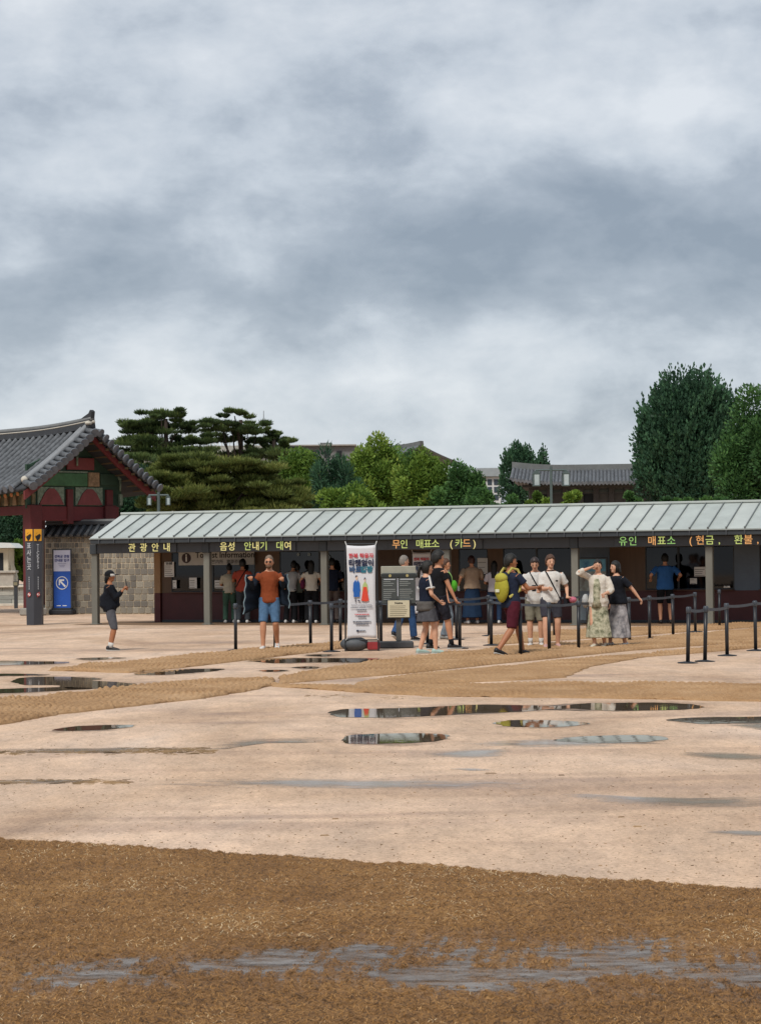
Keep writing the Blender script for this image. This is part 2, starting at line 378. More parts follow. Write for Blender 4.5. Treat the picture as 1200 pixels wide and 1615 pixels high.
# ================================================================== coir mats
def coir(name, c1, c2, c3, waffle=0.0, wet=False):
    m = bpy.data.materials.new(name); m.use_nodes = True; t = m.node_tree; b = t.nodes['Principled BSDF']
    b.inputs['Roughness'].default_value = 0.9; b.inputs['Specular IOR Level'].default_value = 0.15
    geo = t.nodes.new('ShaderNodeNewGeometry')
    def noise(sc, det, st=(1, 1, 1)):
        mp = t.nodes.new('ShaderNodeMapping'); mp.inputs['Scale'].default_value = st; t.links.new(geo.outputs['Position'], mp.inputs[0])
        n = t.nodes.new('ShaderNodeTexNoise'); n.inputs['Scale'].default_value = sc; n.inputs['Detail'].default_value = det; n.inputs['Roughness'].default_value = 0.7
        t.links.new(mp.outputs[0], n.inputs[0]); return n.outputs[0]
    r = t.nodes.new('ShaderNodeValToRGB'); e = r.color_ramp.elements
    e[0].position, e[0].color = 0.32, (*C(c1), 1); e[1].position, e[1].color = 0.68, (*C(c3), 1); q = e.new(0.5); q.color = (*C(c2), 1)
    s = t.nodes.new('ShaderNodeMath'); s.operation = 'MULTIPLY_ADD'; t.links.new(noise(55, 3, (1, 2.5, 1)), s.inputs[0]); s.inputs[1].default_value = 0.55
    s2 = t.nodes.new('ShaderNodeMath'); s2.operation = 'MULTIPLY'; t.links.new(noise(0.9, 6), s2.inputs[0]); s2.inputs[1].default_value = 0.45
    t.links.new(s2.outputs[0], s.inputs[2]); t.links.new(s.outputs[0], r.inputs[0])
    t.links.new(r.outputs[0], b.inputs['Base Color'])
    bp = t.nodes.new('ShaderNodeBump'); bp.inputs['Strength'].default_value = 0.8; bp.inputs['Distance'].default_value = 0.02
    t.links.new(noise(40, 4), bp.inputs['Height']); t.links.new(bp.outputs[0], b.inputs['Normal'])
    if wet:
        sx = t.nodes.new('ShaderNodeSeparateXYZ'); t.links.new(geo.outputs['Position'], sx.inputs[0])
        mr = t.nodes.new('ShaderNodeMapRange'); mr.inputs[1].default_value = .014; mr.inputs[2].default_value = .026; mr.inputs[3].default_value = .22; mr.inputs[4].default_value = .9; t.links.new(sx.outputs[2], mr.inputs[0]); t.links.new(mr.outputs[0], b.inputs['Roughness'])
        b.inputs['Specular IOR Level'].default_value = 0.4
    return m
COIR = coir('coir_old', '#553c20', '#855f34', '#ab8552', wet=True)
COIRT = coir('coir_netting', '#7a5d42', '#a6835e', '#c5a582')
def strip(name, top, bot, label, m=COIRT, nu=220, nv=14, th=0.036, pitch=0.085):
    def res(pl, n):
        P3 = [G(x, y) for x, y in pl]; d = [0]
        for a, b in zip(P3, P3[1:]): d.append(d[-1] + (b - a).length)
        o = []
        for i in range(n):
            s = d[-1] * i / (n - 1); k = max(j for j in range(len(d) - 1) if d[j] <= s + 1e-9); u = (s - d[k]) / (d[k + 1] - d[k]); o.append(P3[k].lerp(P3[k + 1], u))
        return o
    A, B = res(top, 9), res(bot, 9)
    nu = min(620, int(max((a - b).length for a, b in ((A[0], A[-1]), (B[0], B[-1]))) / 0.022)); nv = min(170, max(10, int(max((a - b).length for a, b in zip(A, B)) / 0.024)))
    A, B = res(top, nu), res(bot, nu); vs = []; fs = []
    for i in range(nu):
        for j in range(nv):
            v = j / (nv - 1); p = A[i].lerp(B[i], v)
            e = 0.06 * fbm(p.x, p.y, 2.5) * (1 if j in (0, nv - 1) else 0.4)
            wdt = (A[i] - B[i]).length; edge = min(min(v, 1 - v) * wdt / 0.09, min(i, nu - 1 - i) / 3) + (0.0 if j in (0, nv - 1) else 0.15)
            wx = p.x + .05 * mnoise.noise(Vector((p.x * 2, p.y * 2, 7))) + .02 * math.sin(5 * p.y); waf = abs(math.sin(math.pi * wx / pitch) * math.sin(math.pi * (p.y * .45 + .35 * p.x) / pitch)) ** .7
            z = 0.006 + th * min(1, edge) * (0.6 + 0.6 * fbm(p.x, p.y, 0.8, oct=2) + 1.15 * waf * (.6 + .8 * max(-.4, mnoise.noise(Vector((p.x * 1.6, p.y * 1.6, 3))))))
            vs.append((p.x + e, p.y + e, max(0.005, z)))
    for i in range(nu - 1):
        for j in range(nv - 1):
            a = i * nv + j; fs.append((a, a + 1, a + nv + 1, a + nv))
    for j in (0, nv - 1):
        o = len(vs); vs += [(vs[i * nv + j][0], vs[i * nv + j][1], -0.01) for i in range(nu)]
        fs += [(i * nv + j, (i + 1) * nv + j, o + i + 1, o + i) for i in range(nu - 1)]
    o = MB().add(vs, fs).build(name, m, smooth=True); return tag(o, label, 'mat', 'coir mats laid over the sand')
strip('coir_mat', [(-60, 1112), (100, 1096), (200, 1087), (240, 1083), (300, 1076), (360, 1071), (432, 1073)], [(-60, 1152), (0, 1144), (95, 1127), (205, 1115), (320, 1102), (400, 1089), (432, 1081)],
      'wavy tan coir strip with netting beside the large left puddle', nv=44, nu=300)
strip('coir_mat', [(80, 1057), (150, 1050), (240, 1041), (350, 1029), (450, 1021), (560, 1013)], [(80, 1058), (205, 1061.5), (285, 1054), (395, 1041), (480, 1031), (560, 1021)],
      'narrow tan coir strip leading up to the tall white banner', nv=40, nu=340)
strip('coir_mat', [(440, 1070), (480, 1062), (560, 1049), (660, 1036), (800, 1022), (950, 1011), (1100, 1000), (1260, 988)], [(440, 1079), (560, 1069), (640, 1063), (760, 1050), (880, 1038), (1000, 1026), (1100, 1019), (1260, 1006)],
      'long tan coir strip under the feet of the walking visitors', nv=44, nu=460)
strip('coir_mat', [(560, 1078), (620, 1068), (720, 1058), (840, 1047), (930, 1038), (1020, 1031)], [(560, 1083), (700, 1078), (800, 1074), (890, 1069), (930, 1052), (1020, 1036)],
      'short tan coir strip between the walkway strip and the near straight strip', nv=36, nu=240, th=0.022)
strip('coir_mat', [(420, 1080), (560, 1085), (700, 1080), (900, 1079), (1060, 1080), (1260, 1083)], [(420, 1082), (560, 1092), (690, 1099), (900, 1101), (1060, 1104), (1260, 1108)],
      'straight tan coir strip running along the long brown puddle', nv=40, nu=460)
strip('coir_mat', [(1010, 1034), (1080, 1026), (1150, 1018), (1260, 1006)], [(1010, 1037), (1080, 1032), (1150, 1026), (1260, 1016)],
      'thin tan coir strip beneath the slanting line of queue posts', nv=14, nu=120)
strip('coir_mat', [(770, 1005), (900, 995), (1050, 989.5), (1260, 980)], [(770, 1018), (950, 1006), (1100, 996), (1260, 984.5)],
      'brown coir strip along the foot of the staffed counter posts')
# foreground mat: displaced sheet, loose fibres, water standing in its hollows
TOPE = [(-200, 1317), (0, 1329), (300, 1346), (600, 1366), (900, 1389), (1040, 1397), (1200, 1410), (1400, 1427)]
tl = [G(x, y) for x, y in TOPE]
def mat_far(x):
    for a, b in zip(tl, tl[1:]):
        if a.x <= x <= b.x: return a.y + (b.y - a.y) * (x - a.x) / (b.x - a.x)
    return tl[0].y if x < tl[0].x else tl[-1].y
WL = [(-200, 1552, 26), (0, 1548, 30), (120, 1543, 32), (260, 1534, 26), (380, 1528, 34), (520, 1525, 40), (640, 1527, 46), (760, 1528, 52), (880, 1525, 54), (1000, 1527, 50), (1100, 1534, 44), (1200, 1542, 44), (1400, 1553, 44)]
wl = [(G(x, y).x / G(x, y).y, G(x, y).y, abs(G(x, y - h).y - G(x, y + h).y) / 2) for x, y, h in WL]
def mat_z(x, y):
    q = x / max(y, 1); c = h = None
    for a, b in zip(wl, wl[1:]):
        if a[0] <= q <= b[0]:
            u = (q - a[0]) / (b[0] - a[0]); c = a[1] + (b[1] - a[1]) * u; h = a[2] + (b[2] - a[2]) * u
    z = 0.028 + .010 * abs(math.sin(math.pi * (x + .05 * math.sin(3 * y)) / .075) * math.sin(math.pi * (y + .3 * x) / .10)) + 0.008 * fbm(x, y, 1.1) + 0.007 * fbm(x, y, 5.0, 2.0) + 0.005 * fbm(x, y, 16.0, 5.0)
    if c is not None:
        d = (y - c) / max(h, 0.05); z -= 0.026 * math.exp(-d * d * 0.9) * (0.88 + 0.6 * fbm(x, y, 1.5, 9.0))
    sx = x - (G(1030, 1490).x); s = (y - (G(1030, 1490).y + (G(1200, 1455).y - G(1030, 1490).y) * sx / (G(1200, 1455).x - G(1030, 1490).x)))
    if sx > -0.1: z -= 0.02 * math.exp(-(s / 0.035) ** 2)
    ed = mat_far(x) + 0.05 * fbm(x, 0, 3.0) - y
    return z * max(0.0, min(1.0, ed / 0.08 + 0.3))
X0, X1, Y0 = -3.4, 3.4, 6.6; nx, ny = 330, 280
vs = []
for i in range(nx + 1):
    x = X0 + (X1 - X0) * i / nx; yf = mat_far(x) + 0.05 * fbm(x, 0, 3.0) + 0.03 * fbm(x, 0, 14.0)
    for j in range(ny + 1):
        y = Y0 + (yf - Y0) * j / ny; vs.append((x, y, max(0.004, mat_z(x, y)) if j < ny else -0.005))
vs = np.array(vs); ii, jj = np.meshgrid(np.arange(nx), np.arange(ny), indexing='ij'); a = (ii * (ny + 1) + jj).ravel()
fm = link('coir_mat', npmesh('coir_mat', vs, np.stack([a, a + ny + 1, a + ny + 2, a + 1], 1), COIR, True))
tag(fm, 'large shaggy dark brown coir mat with water pooled in it', 'mat', 'coir mats laid over the sand')
def fibres():
    n = 170000
    ys = 7.6 + (13.6 - 7.6) * rng.random(n) ** 1.15; xs = (rng.random(n) - 0.5) * 0.40 * ys
    keep = [i for i in range(n) if ys[i] < mat_far(xs[i]) + 0.03]
    vs = []; fs = []; tn = []
    for i in keep:
        x, y = xs[i], ys[i]; z = max(0.004, mat_z(x, y))
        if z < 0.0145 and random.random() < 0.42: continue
        a = random.uniform(0, math.pi); l = random.uniform(0.006, 0.024); wd = random.uniform(0.0008, 0.0018); rise = random.uniform(-0.003, 0.005)
        dx, dy = math.cos(a) * l, math.sin(a) * l; ox, oy = -math.sin(a) * wd, math.cos(a) * wd; k = len(vs)
        zz = z + 0.002
        vs += [(x - dx - ox, y - dy - oy, zz - 0.004), (x - dx + ox, y - dy + oy, zz - 0.004), (x + ox + dx * .2, y + oy + dy * .2, zz + 0.002 + rise * .6), (x - ox + dx * .2, y - oy + dy * .2, zz + 0.002 + rise * .6), (x + dx, y + dy, zz + rise)]
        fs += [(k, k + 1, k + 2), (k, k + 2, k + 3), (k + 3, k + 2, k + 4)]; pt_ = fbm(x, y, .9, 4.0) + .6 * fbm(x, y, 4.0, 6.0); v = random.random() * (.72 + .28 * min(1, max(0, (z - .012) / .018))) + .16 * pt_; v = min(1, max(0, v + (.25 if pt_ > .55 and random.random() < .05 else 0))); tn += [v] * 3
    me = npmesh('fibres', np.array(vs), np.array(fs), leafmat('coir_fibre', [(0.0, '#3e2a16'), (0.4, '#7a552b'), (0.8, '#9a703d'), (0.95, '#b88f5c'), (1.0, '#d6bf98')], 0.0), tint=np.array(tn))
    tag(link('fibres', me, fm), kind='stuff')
def leafmat(name, stops, trans=0.25, rough=0.6):
    if name in MATS: return MATS[name]
    m = bpy.data.materials.new(name); m.use_nodes = True; MATS[name] = m; t = m.node_tree; b = t.nodes['Principled BSDF']
    b.inputs['Roughness'].default_value = rough; b.inputs['Specular IOR Level'].default_value = 0.25
    at = t.nodes.new('ShaderNodeAttribute'); at.attribute_name = 'tint'
    r = t.nodes.new('ShaderNodeValToRGB'); t.links.new(at.outputs['Fac'], r.inputs[0]); e = r.color_ramp.elements
    e[0].position, e[0].color = stops[0][0], (*C(stops[0][1]), 1); e[1].position, e[1].color = stops[-1][0], (*C(stops[-1][1]), 1)
    for p, c in stops[1:-1]: q = e.new(p); q.color = (*C(c), 1)
    t.links.new(r.outputs[0], b.inputs['Base Color'])
    if trans:
        tr = t.nodes.new('ShaderNodeBsdfTranslucent'); t.links.new(r.outputs[0], tr.inputs[0]); ms = t.nodes.new('ShaderNodeMixShader'); ms.inputs[0].default_value = trans
        t.links.new(b.outputs[0], ms.inputs[1]); t.links.new(tr.outputs[0], ms.inputs[2]); t.links.new(ms.outputs[0], t.nodes['Material Output'].inputs[0])
    return m
fibres()
wv = [(-2.6, 6.5, 0.0135), (2.6, 6.5, 0.0135), (2.6, 10.4, 0.0135), (-2.6, 10.4, 0.0135)]
wo = MB().add(wv, [(0, 1, 2, 3)]).build('puddle', water_mat('mat_water', (0.16, 0.115, 0.075), 0.08, film=.9, bump=0.3, lo=.36, hi=.62, sc=4.0)); tag(wo, kind='structure')
# ================================================================== ticket office
TH = R(22); UX = Vector((math.cos(TH), -math.sin(TH), 0)); NX = Vector((math.sin(TH), math.cos(TH), 0))
A0 = G(152, 985)
def fx(px, off=0.0):                                    # facade coordinate seen at pixel column px on the plane 'off' behind the posts
    q = (px - CX) / F; o = A0 + NX * off
    return (q * o.y - o.x) / (UX.x - q * UX.y)
def fz(px, py, off=0.0):                                # height seen at a pixel on that plane
    p = A0 + NX * off + UX * fx(px, off); d = ray(px, py); return CAMZ + d.z * p.y / d.y
office = thing('ticket_office', 'long low ticket office with grey metal roof and grey posts', 'ticket office', (A0.x, A0.y, 0), -TH)
M_ROOF = mat('roof_metal', '#aab0ac', 0.5, 0.07, 1.2, 0.05, 8, metal=0.0, spec=0.4, col2='#b4bab5'); M_ROOFS = [M_ROOF, mat('roof_metal_worn', '#a3aaa6', 0.5, 0.10, 2.2, 0.05, 8, spec=.4), mat('roof_metal_pale', '#b0b6b2', 0.48, 0.06, .8, 0.05, 8, spec=.4)]
M_SEAM = mat('roof_seam', '#6b7070', 0.5, 0.08)
M_STEEL = mat('dark_steel', '#3d4044', 0.45, 0.10, 3.0, 0.05, 30)
M_STEEL2 = mat('gutter_steel', '#33383c', 0.45, 0.08)
M_POST = mat('grey_post', '#6b6a62', 0.6, 0.15, 2.5, 0.1, 20, stretch=(1, 1, 0.3))
M_TAN = mat('tan_panel', '#5f4a38', 0.55, 0.10, 3.0, stretch=(4, 4, .4))
M_RED = mat('red_dado', '#4a1f22', 0.5, 0.15, 3.0)
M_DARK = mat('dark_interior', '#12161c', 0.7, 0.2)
M_WHITE = mat('white_print', '#dcdcd8', 0.6, 0.03)
M_BLACK = mat('black_print', '#17181a', 0.6, 0.0)
OX0, OX1 = 0.06, 24.0; EY = -0.42; EZ = 2.375; RY = 1.44; RZ = 3.06
xs = [OX0, OX0 + 0.30]
while xs[-1] < OX1: xs.append(xs[-1] + 0.457)
sl_ = math.hypot(RY - EY, RZ - EZ); ang = math.atan2(RZ - EZ, RY - EY)
for i in range(len(xs) - 1):
    a, b = xs[i], xs[i + 1]; dz = random.uniform(-0.002, 0.002)
    m = MB(); t_ = 0.03
    m.add([(a, EY, EZ + dz), (b, EY, EZ + dz), (b, RY, RZ + dz), (a, RY, RZ + dz), (a, EY, EZ - t_), (b, EY, EZ - t_), (b, RY, RZ - t_), (a, RY, RZ - t_)],
          [(0, 1, 2, 3), (7, 6, 5, 4), (0, 4, 5, 1), (1, 5, 6, 2), (2, 6, 7, 3), (3, 7, 4, 0)])
    m.build('roof_panel', random.choice(M_ROOFS), office)
sm = MB().box(-0.010, 0.010, 0, sl_, 0.004, 0.038).add([(-0.02, -0.012, -0.03), (0.02, -0.012, -0.03), (0.02, -0.012, 0.05), (-0.02, -0.012, 0.05), (-0.02, 0.02, -0.03), (0.02, 0.02, -0.03), (0.02, 0.02, 0.05), (-0.02, 0.02, 0.05)], [(0, 1, 2, 3), (4, 7, 6, 5), (0, 4, 5, 1), (1, 5, 6, 2), (2, 6, 7, 3), (3, 7, 4, 0)]).mesh('roof_seam', M_SEAM)
for x in xs[1:-1]: link('roof_seam', sm, office, (x, EY, EZ), (ang, 0, 0))
MB().bbox(OX0 - 0.02, OX1, RY - 0.09, RY + 0.09, RZ - 0.012, RZ + 0.05, 0.012).build('ridge_cap', M_ROOF, office)
MB().add([(OX0, RY, RZ - .01), (OX1, RY, RZ - .01), (OX1, 3.7, 2.3), (OX0, 3.7, 2.3), (OX0, RY, RZ - .05), (OX1, RY, RZ - .05), (OX1, 3.7, 2.26), (OX0, 3.7, 2.26)], [(0, 1, 2, 3), (7, 6, 5, 4), (2, 6, 7, 3), (0, 3, 7, 4), (1, 5, 6, 2)]).build('rear_roof', M_SEAM, office)
# soffit, gutter, brackets, beam
MB().box(OX0 + 0.02, OX1, EY + 0.12, 3.4, 2.22, 2.25).build('soffit', mat('soffit', '#2c2f33', 0.7), office)
MB().bbox(OX0 + 0.01, OX1, EY + 0.005, EY + 0.13, 2.215, EZ - 0.035, 0.012).build('gutter', M_STEEL2, office)
MB().box(OX0 - 0.01, OX1, EY - 0.03, EY + 0.01, EZ - 0.034, EZ - 0.006).build('drip_edge', mat('drip_edge', '#8f9592', 0.45, 0.05), office)
bk = MB().box(-0.016, 0.016, -0.03, 0.01, -0.13, -0.034).box(-0.016, 0.016, -0.03, 0.12, -0.15, -0.13).mesh('gutter_bracket', M_STEEL)
for x in xs[1:-1]: link('gutter_bracket', bk, office, (x, EY - 0.002, EZ))
PX = [3.44 * i for i in range(8)]
for i in range(7):
    a, b = PX[i] + (0.11 if i else -0.02), PX[i + 1] - 0.11
    MB().bbox(a, b, -0.11, 0.05, 1.955, 2.213, 0.008).build('beam', M_STEEL, office)
for i, x in enumerate(PX[:7]):
    m = MB().bbox(x - 0.09, x + 0.09, -0.085, 0.075, 0.0, 1.95, 0.012).bbox(x - 0.13, x + 0.13, -0.12, 0.12, 0.0, 0.03, 0.006)
    m.build('post', M_POST, office)
    MB().bbox(x - 0.105, x + 0.105, -0.14, 0.07, 1.94, 2.21, 0.01).build('post_bracket', M_STEEL2, office)
    MB().box(x - 0.05, x + 0.05, 0.06, 1.9, 1.98, 2.2).build('cross_beam', M_STEEL2, office)
# booth: front wall 1.9 m behind the posts
BY = 1.9; bx0 = fx(244, BY)
M_GLASS = bpy.data.materials.new('booth_glass'); M_GLASS.use_nodes = True
t = M_GLASS.node_tree; t.nodes.clear(); o_ = t.nodes.new('ShaderNodeOutputMaterial'); g_ = t.nodes.new('ShaderNodeBsdfGlossy'); g_.inputs[1].default_value = 0.03
tr_ = t.nodes.new('ShaderNodeBsdfTransparent'); tr_.inputs[0].default_value = (0.11, 0.13, 0.18, 1); fr_ = t.nodes.new('ShaderNodeFresnel'); fr_.inputs[0].default_value = 1.5; ms_ = t.nodes.new('ShaderNodeMixShader')
t.links.new(fr_.outputs[0], ms_.inputs[0]); t.links.new(tr_.outputs[0], ms_.inputs[1]); t.links.new(g_.outputs[0], ms_.inputs[2]); t.links.new(ms_.outputs[0], o_.inputs[0])
WZ0, WZ1 = 0.86, 2.05
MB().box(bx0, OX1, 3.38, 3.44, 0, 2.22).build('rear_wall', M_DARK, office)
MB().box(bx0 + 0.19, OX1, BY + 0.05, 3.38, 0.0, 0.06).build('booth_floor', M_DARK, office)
MB().box(bx0, bx0 + 0.12, BY + 0.12, 3.38, 0, 2.22).build('side_wall', M_TAN, office)
MB().box(bx0 + 0.19, OX1, BY, BY + 0.1, WZ1, 2.22).build('window_header', M_STEEL2, office)
# end pillar: tan above, red below
MB().bbox(bx0, bx0 + 0.19, BY - 0.06, BY + 0.12, 0.83, 2.2, 0.006).build('end_pillar', mat('tan_wood', '#a07f5c', 0.6, 0.12, 3.0, stretch=(4, 4, .4)), office)
MB().bbox(bx0, bx0 + 0.19, BY - 0.062, BY + 0.122, 0, 0.83, 0.006).build('pillar_base', mat('pillar_red', '#5c3130', 0.6), office)
segs = [('panel', 255, 270), ('win', 270, 335), ('win', 335, 402), ('panel', 402, 440), ('win', 440, 503), ('win', 503, 555), ('wall', 555, 655), ('panel', 655, 722), ('win', 722, 768), ('panel', 768, 792), ('win', 792, 845), ('win', 845, 903), ('poster', 903, 960), ('panel', 960, 1016), ('win', 1016, 1068), ('win', 1068, 1156), ('shade', 1156, 1196), ('win', 1196, 1260), ('panel', 1260, 1300), ('win', 1300, 1380)]
for kind, a, b in segs:
    a, b = fx(a, BY), fx(b, BY)
    if kind == 'wall':
        MB().box(a, b, BY, BY + 0.1, 0.0, WZ1).build('wall_panel', mat('brown_panel', '#4a392c', 0.6, 0.1, 3.0, stretch=(4, 4, .4)), office); continue
    MB().box(a, b, BY, BY + 0.1, 0.0, WZ0 - 0.03).build('dado_panel', M_RED, office)
    MB().box(a, b, BY - 0.012, BY, 0.0, 0.08).build('skirting', M_STEEL2, office)
    if kind in ('panel', 'shade', 'poster'):
        MB().bbox(a, b, BY - 0.005, BY + 0.09, WZ0 - 0.03, WZ1, 0.006).build('wall_panel' if kind == 'panel' else 'roller_blind', M_TAN if kind == 'panel' else mat('blind_grey', '#5d6a78', 0.7, 0.08), office)
    else:
        fr = MB(); f_ = 0.025
        fr.box(a, b, BY, BY + 0.05, WZ0, WZ0 + f_).box(a, b, BY, BY + 0.05, WZ1 - f_, WZ1).box(a, a + f_, BY, BY + 0.05, WZ0 + f_, WZ1 - f_).box(b - f_, b, BY, BY + 0.05, WZ0 + f_, WZ1 - f_)
        wo_ = fr.build('window', M_STEEL2, office)
        MB().box(a + f_, b - f_, BY + 0.02, BY + 0.026, WZ0 + f_, WZ1 - f_).build('pane', M_GLASS, wo_)
        MB().bbox(a, b, BY - 0.16, BY + 0.06, WZ0 - 0.03, WZ0 - 0.001, 0.006).build('counter_shelf', mat('shelf_brown', '#54392f', 0.5), office)
# things inside the booth, dimly seen
M_BLUE = mat('dull_blue', '#2b4a73', 0.7, 0.15)
for px in (300, 360, 470, 530, 745, 815, 870, 1040, 1100, 1180):
    x = fx(px, 3.3); MB().bbox(x - 0.35, x + 0.35, 3.28, 3.37, 1.0, 1.9, 0.01).build('back_shelf', random.choice([M_BLUE, mat('dull_grey', '#4a5058', 0.7), mat('dull_teal', '#23404c', 0.7)]), office)
    x = fx(px + 8, 2.3); MB().bbox(x - 0.22, x + 0.22, 2.28, 2.33, 0.95, 1.25, 0.01).box(x - .03, x + .03, 2.3, 2.34, .86, .96).build('monitor', mat('monitor_back', '#24272b', 0.5), office)
# tourist information sign board
sx0, sx1 = fx(282, BY - 0.1), fx(401, BY - 0.1)
sg = MB().bbox(sx0, sx1, BY - 0.13, BY - 0.09, 1.605, 2.0, 0.006).build('sign_board', mat('sign_grey', '#b5b5b0', 0.6, 0.04), office)
ix = fx(294, BY - 0.12)
MB().tube([(ix, BY - 0.134, 1.805), (ix, BY - 0.14, 1.805)], 0.142, 28).build('information_mark', mat('mark_brown', '#3a2c2e', 0.6, 0), office)
text('i', 0.30, M_WHITE, office, (ix, BY - 0.144, 1.805), bold=0.006)
text('Tourist Information', 0.235, M_BLACK, office, (fx(354, BY - .14), BY - 0.134, 1.88), bold=0.004, sx=0.97)
text('観光案内所   旅游咨询处', 0.12, mat('print_grey', '#5b5a58', 0.6, 0), office, (fx(354, BY - .14), BY - 0.134, 1.69), bold=0.002)
# counter notices
def frame(px0, px1, py0, py1, off, lines, tilt=0.0, head=None):
    x0, x1 = fx(px0, off), fx(px1, off); z0, z1 = fz((px0 + px1) / 2, py1, off), fz((px0 + px1) / 2, py0, off)
    o = MB().bbox(x0, x1, off - 0.012, off, z0, z1, 0.004).build('notice', M_WHITE, office)
    n = lines
    for i in range(n):
        zl = z1 - (z1 - z0) * (0.28 + 0.62 * i / max(1, n - 1)) if n > 1 else (z0 + z1) / 2
        MB().box(x0 + 0.02, x1 - 0.02 - random.uniform(0, .3) * (x1 - x0), off - 0.016, off - 0.012, zl - 0.006, zl + 0.006).build('print_line', mat('print_grey', '#5b5a58', 0.6, 0), o)
    if head: text(head, (x1 - x0) * 0.24, M_BLACK, office, ((x0 + x1) / 2, off - 0.015, z1 - 0.055), bold=0.003)
frame(259, 274.5, 886, 910, BY - 0.02, 6, head='안내문')
frame(272, 278, 915, 928, BY - 0.08, 2); frame(298, 310, 911, 928, BY - 0.08, 4); frame(338, 354, 915, 928, BY - 0.08, 3)
frame(1093, 1112, 894, 909, BY - 0.04, 4); frame(752, 768, 880, 905, BY - 0.03, 3)
frame(1086, 1097, 912, 921, BY - 0.04, 2); frame(1139, 1149, 924, 927, BY - 0.1, 1)
# headphone mark and small round marks on the audio guide window
hx = fx(516, BY); hz = fz(516, 881, BY)
MB().tube([(hx + 0.085 * math.cos(a), BY - 0.006, hz + 0.11 * math.sin(a)) for a in [math.pi * k / 10 for k in range(-1, 12)]], 0.012, 6).bbox(hx - .105, hx - .07, BY - .012, BY - .002, hz - .1, hz, .004).bbox(hx + .07, hx + .105, BY - .012, BY - .002, hz - .1, hz, .004).build('headphone_mark', mat('mark_pale', '#8fa0a4', 0.6, 0), office)
for px in (470, 487):
    x, z = fx(px, BY), fz(px, 874.5, BY); MB().tube([(x, BY - 0.004, z), (x, BY - 0.01, z)], 0.045, 14).build('round_mark', mat('mark_pale', '#8fa0a4', 0.6, 0), office)
# large framed poster at the side of the staffed counter
x0, x1 = fx(908, 1.0), fx(956, 1.0); z1 = fz(930, 879, 1.0)
po = thing('poster_stand', 'tall framed poster with blue sky print standing behind the women', 'poster', A0 + NX * 1.0 + UX * x0, -TH)
wd = x1 - x0
MB().bbox(0, wd, 0, 0.06, 0.02, z1, 0.008).build('poster_frame', M_STEEL2, po)
MB().box(0.04, wd - 0.04, -0.006, 0, z1 - 0.36, z1 - 0.05).build('print_sky', mat('print_blue', '#2f6f96', 0.5, 0.3, 3.0, col2='#6fa6b4'), po)
MB().box(0.04, wd - 0.04, -0.006, 0, 0.85, z1 - 0.361).build('print_scene', mat('print_ochre', '#6b5c50', 0.5, 0.4, 4.0, col2='#93a09a'), po)
MB().box(0.04, wd - 0.04, -0.006, 0, 0.1, 0.849).build('print_base', mat('print_slate', '#5a646a', 0.5, 0.1), po)
# LED lettering on the beam
LG = mat('led_green', '#bccb78', 0.5, 0, emit=0.35); LY = mat('led_yellow', '#d9cf8a', 0.5, 0, emit=0.38); LO = mat('led_orange', '#dca366', 0.5, 0, emit=0.38); LL = mat('led_lime', '#8fc070', 0.5, 0, emit=0.33)
def led(chars, p0, p1, cols, size=0.25):
    n = len(chars); MB().bbox(fx(p0 - 6, -.14), fx(p1 + 6, -.14), -.155, -.112, 1.962, 2.208, .006).build('led_panel', M_STEEL, office)
    for i, ch in enumerate(chars):
        if ch == ' ': continue
        px = p0 + (p1 - p0) * (i + 0.5) / n
        text(ch, size, cols[i % len(cols)], office, (fx(px, -0.155), -0.158, 2.088), name='led_character', bold=0.0015, sx=1.0)
led('관광안내', 199, 272, [LY, LY, LY, LY])
led('음성 안내기 대여', 346, 460, [LY, LY, LG, LG, LY, LG, LG, LG, LY])
led('무인 매표소 (카드)', 618, 754, [LO, LG, LG, LG, LG, LG, LG, LY, LG, LO, LY])
led('유인 매표소 (현금, 환불, 무료)', 974, 1262, [LL, LL, LO, LO, LG, LL, LG, LO, LO, LG, LG, LL, LG, LO, LO, LG, LG, LG])
# apron of wet earth, the canopy's shade put into its darker brown
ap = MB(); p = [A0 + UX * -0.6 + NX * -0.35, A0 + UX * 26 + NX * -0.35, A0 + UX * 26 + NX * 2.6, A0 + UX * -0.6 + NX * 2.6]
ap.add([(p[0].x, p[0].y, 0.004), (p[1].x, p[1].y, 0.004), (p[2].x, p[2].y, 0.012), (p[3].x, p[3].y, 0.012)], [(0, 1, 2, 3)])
tag(ap.build('pavement', mat('wet_shaded_earth', '#7d634a', 0.9, 0.2, 1.5, 0.3, 40)), kind='structure')
# ================================================================== stone wall with tiled coping
WA = G(72, 969); wall = thing('stone_wall', 'grey stone block wall with tiled coping behind the office', 'wall', (WA.x, WA.y, 0), -R(20))
WL_ = 4.6; M_MORT = mat('mortar', '#b9aa92', 0.9, 0.1, 4.0, 0.3, 60)
ws = F / WA.y; wz = lambda py: CAMZ + (888.4 - py) / ws
ZT = wz(848)
MB().box(0, WL_, 0, 0.5, 0, ZT + 0.04).build('mortar_core', M_MORT, wall)
bm_ = [mat('stone_%d' % i, c, 0.85, 0.22, 9.0, 0.5, 50) for i, c in enumerate(['#7d776c', '#898274', '#716c64', '#8f897c', '#68645d'])]
cube = [MB().bbox(-.5, .5, -.5, .5, -.5, .5, 0.07).mesh('stone', m_) for m_ in bm_]
z = 0.02; rows = []
for k in range(7): rows.append((0.20, 0.24))
while sum(r[0] for r in rows) + 0.02 < ZT - 0.3: rows.append((0.165, 0.15))
sc_ = (ZT - 0.02) / sum(r[0] for r in rows)
rows = [(h * sc_, w_) for h, w_ in rows]
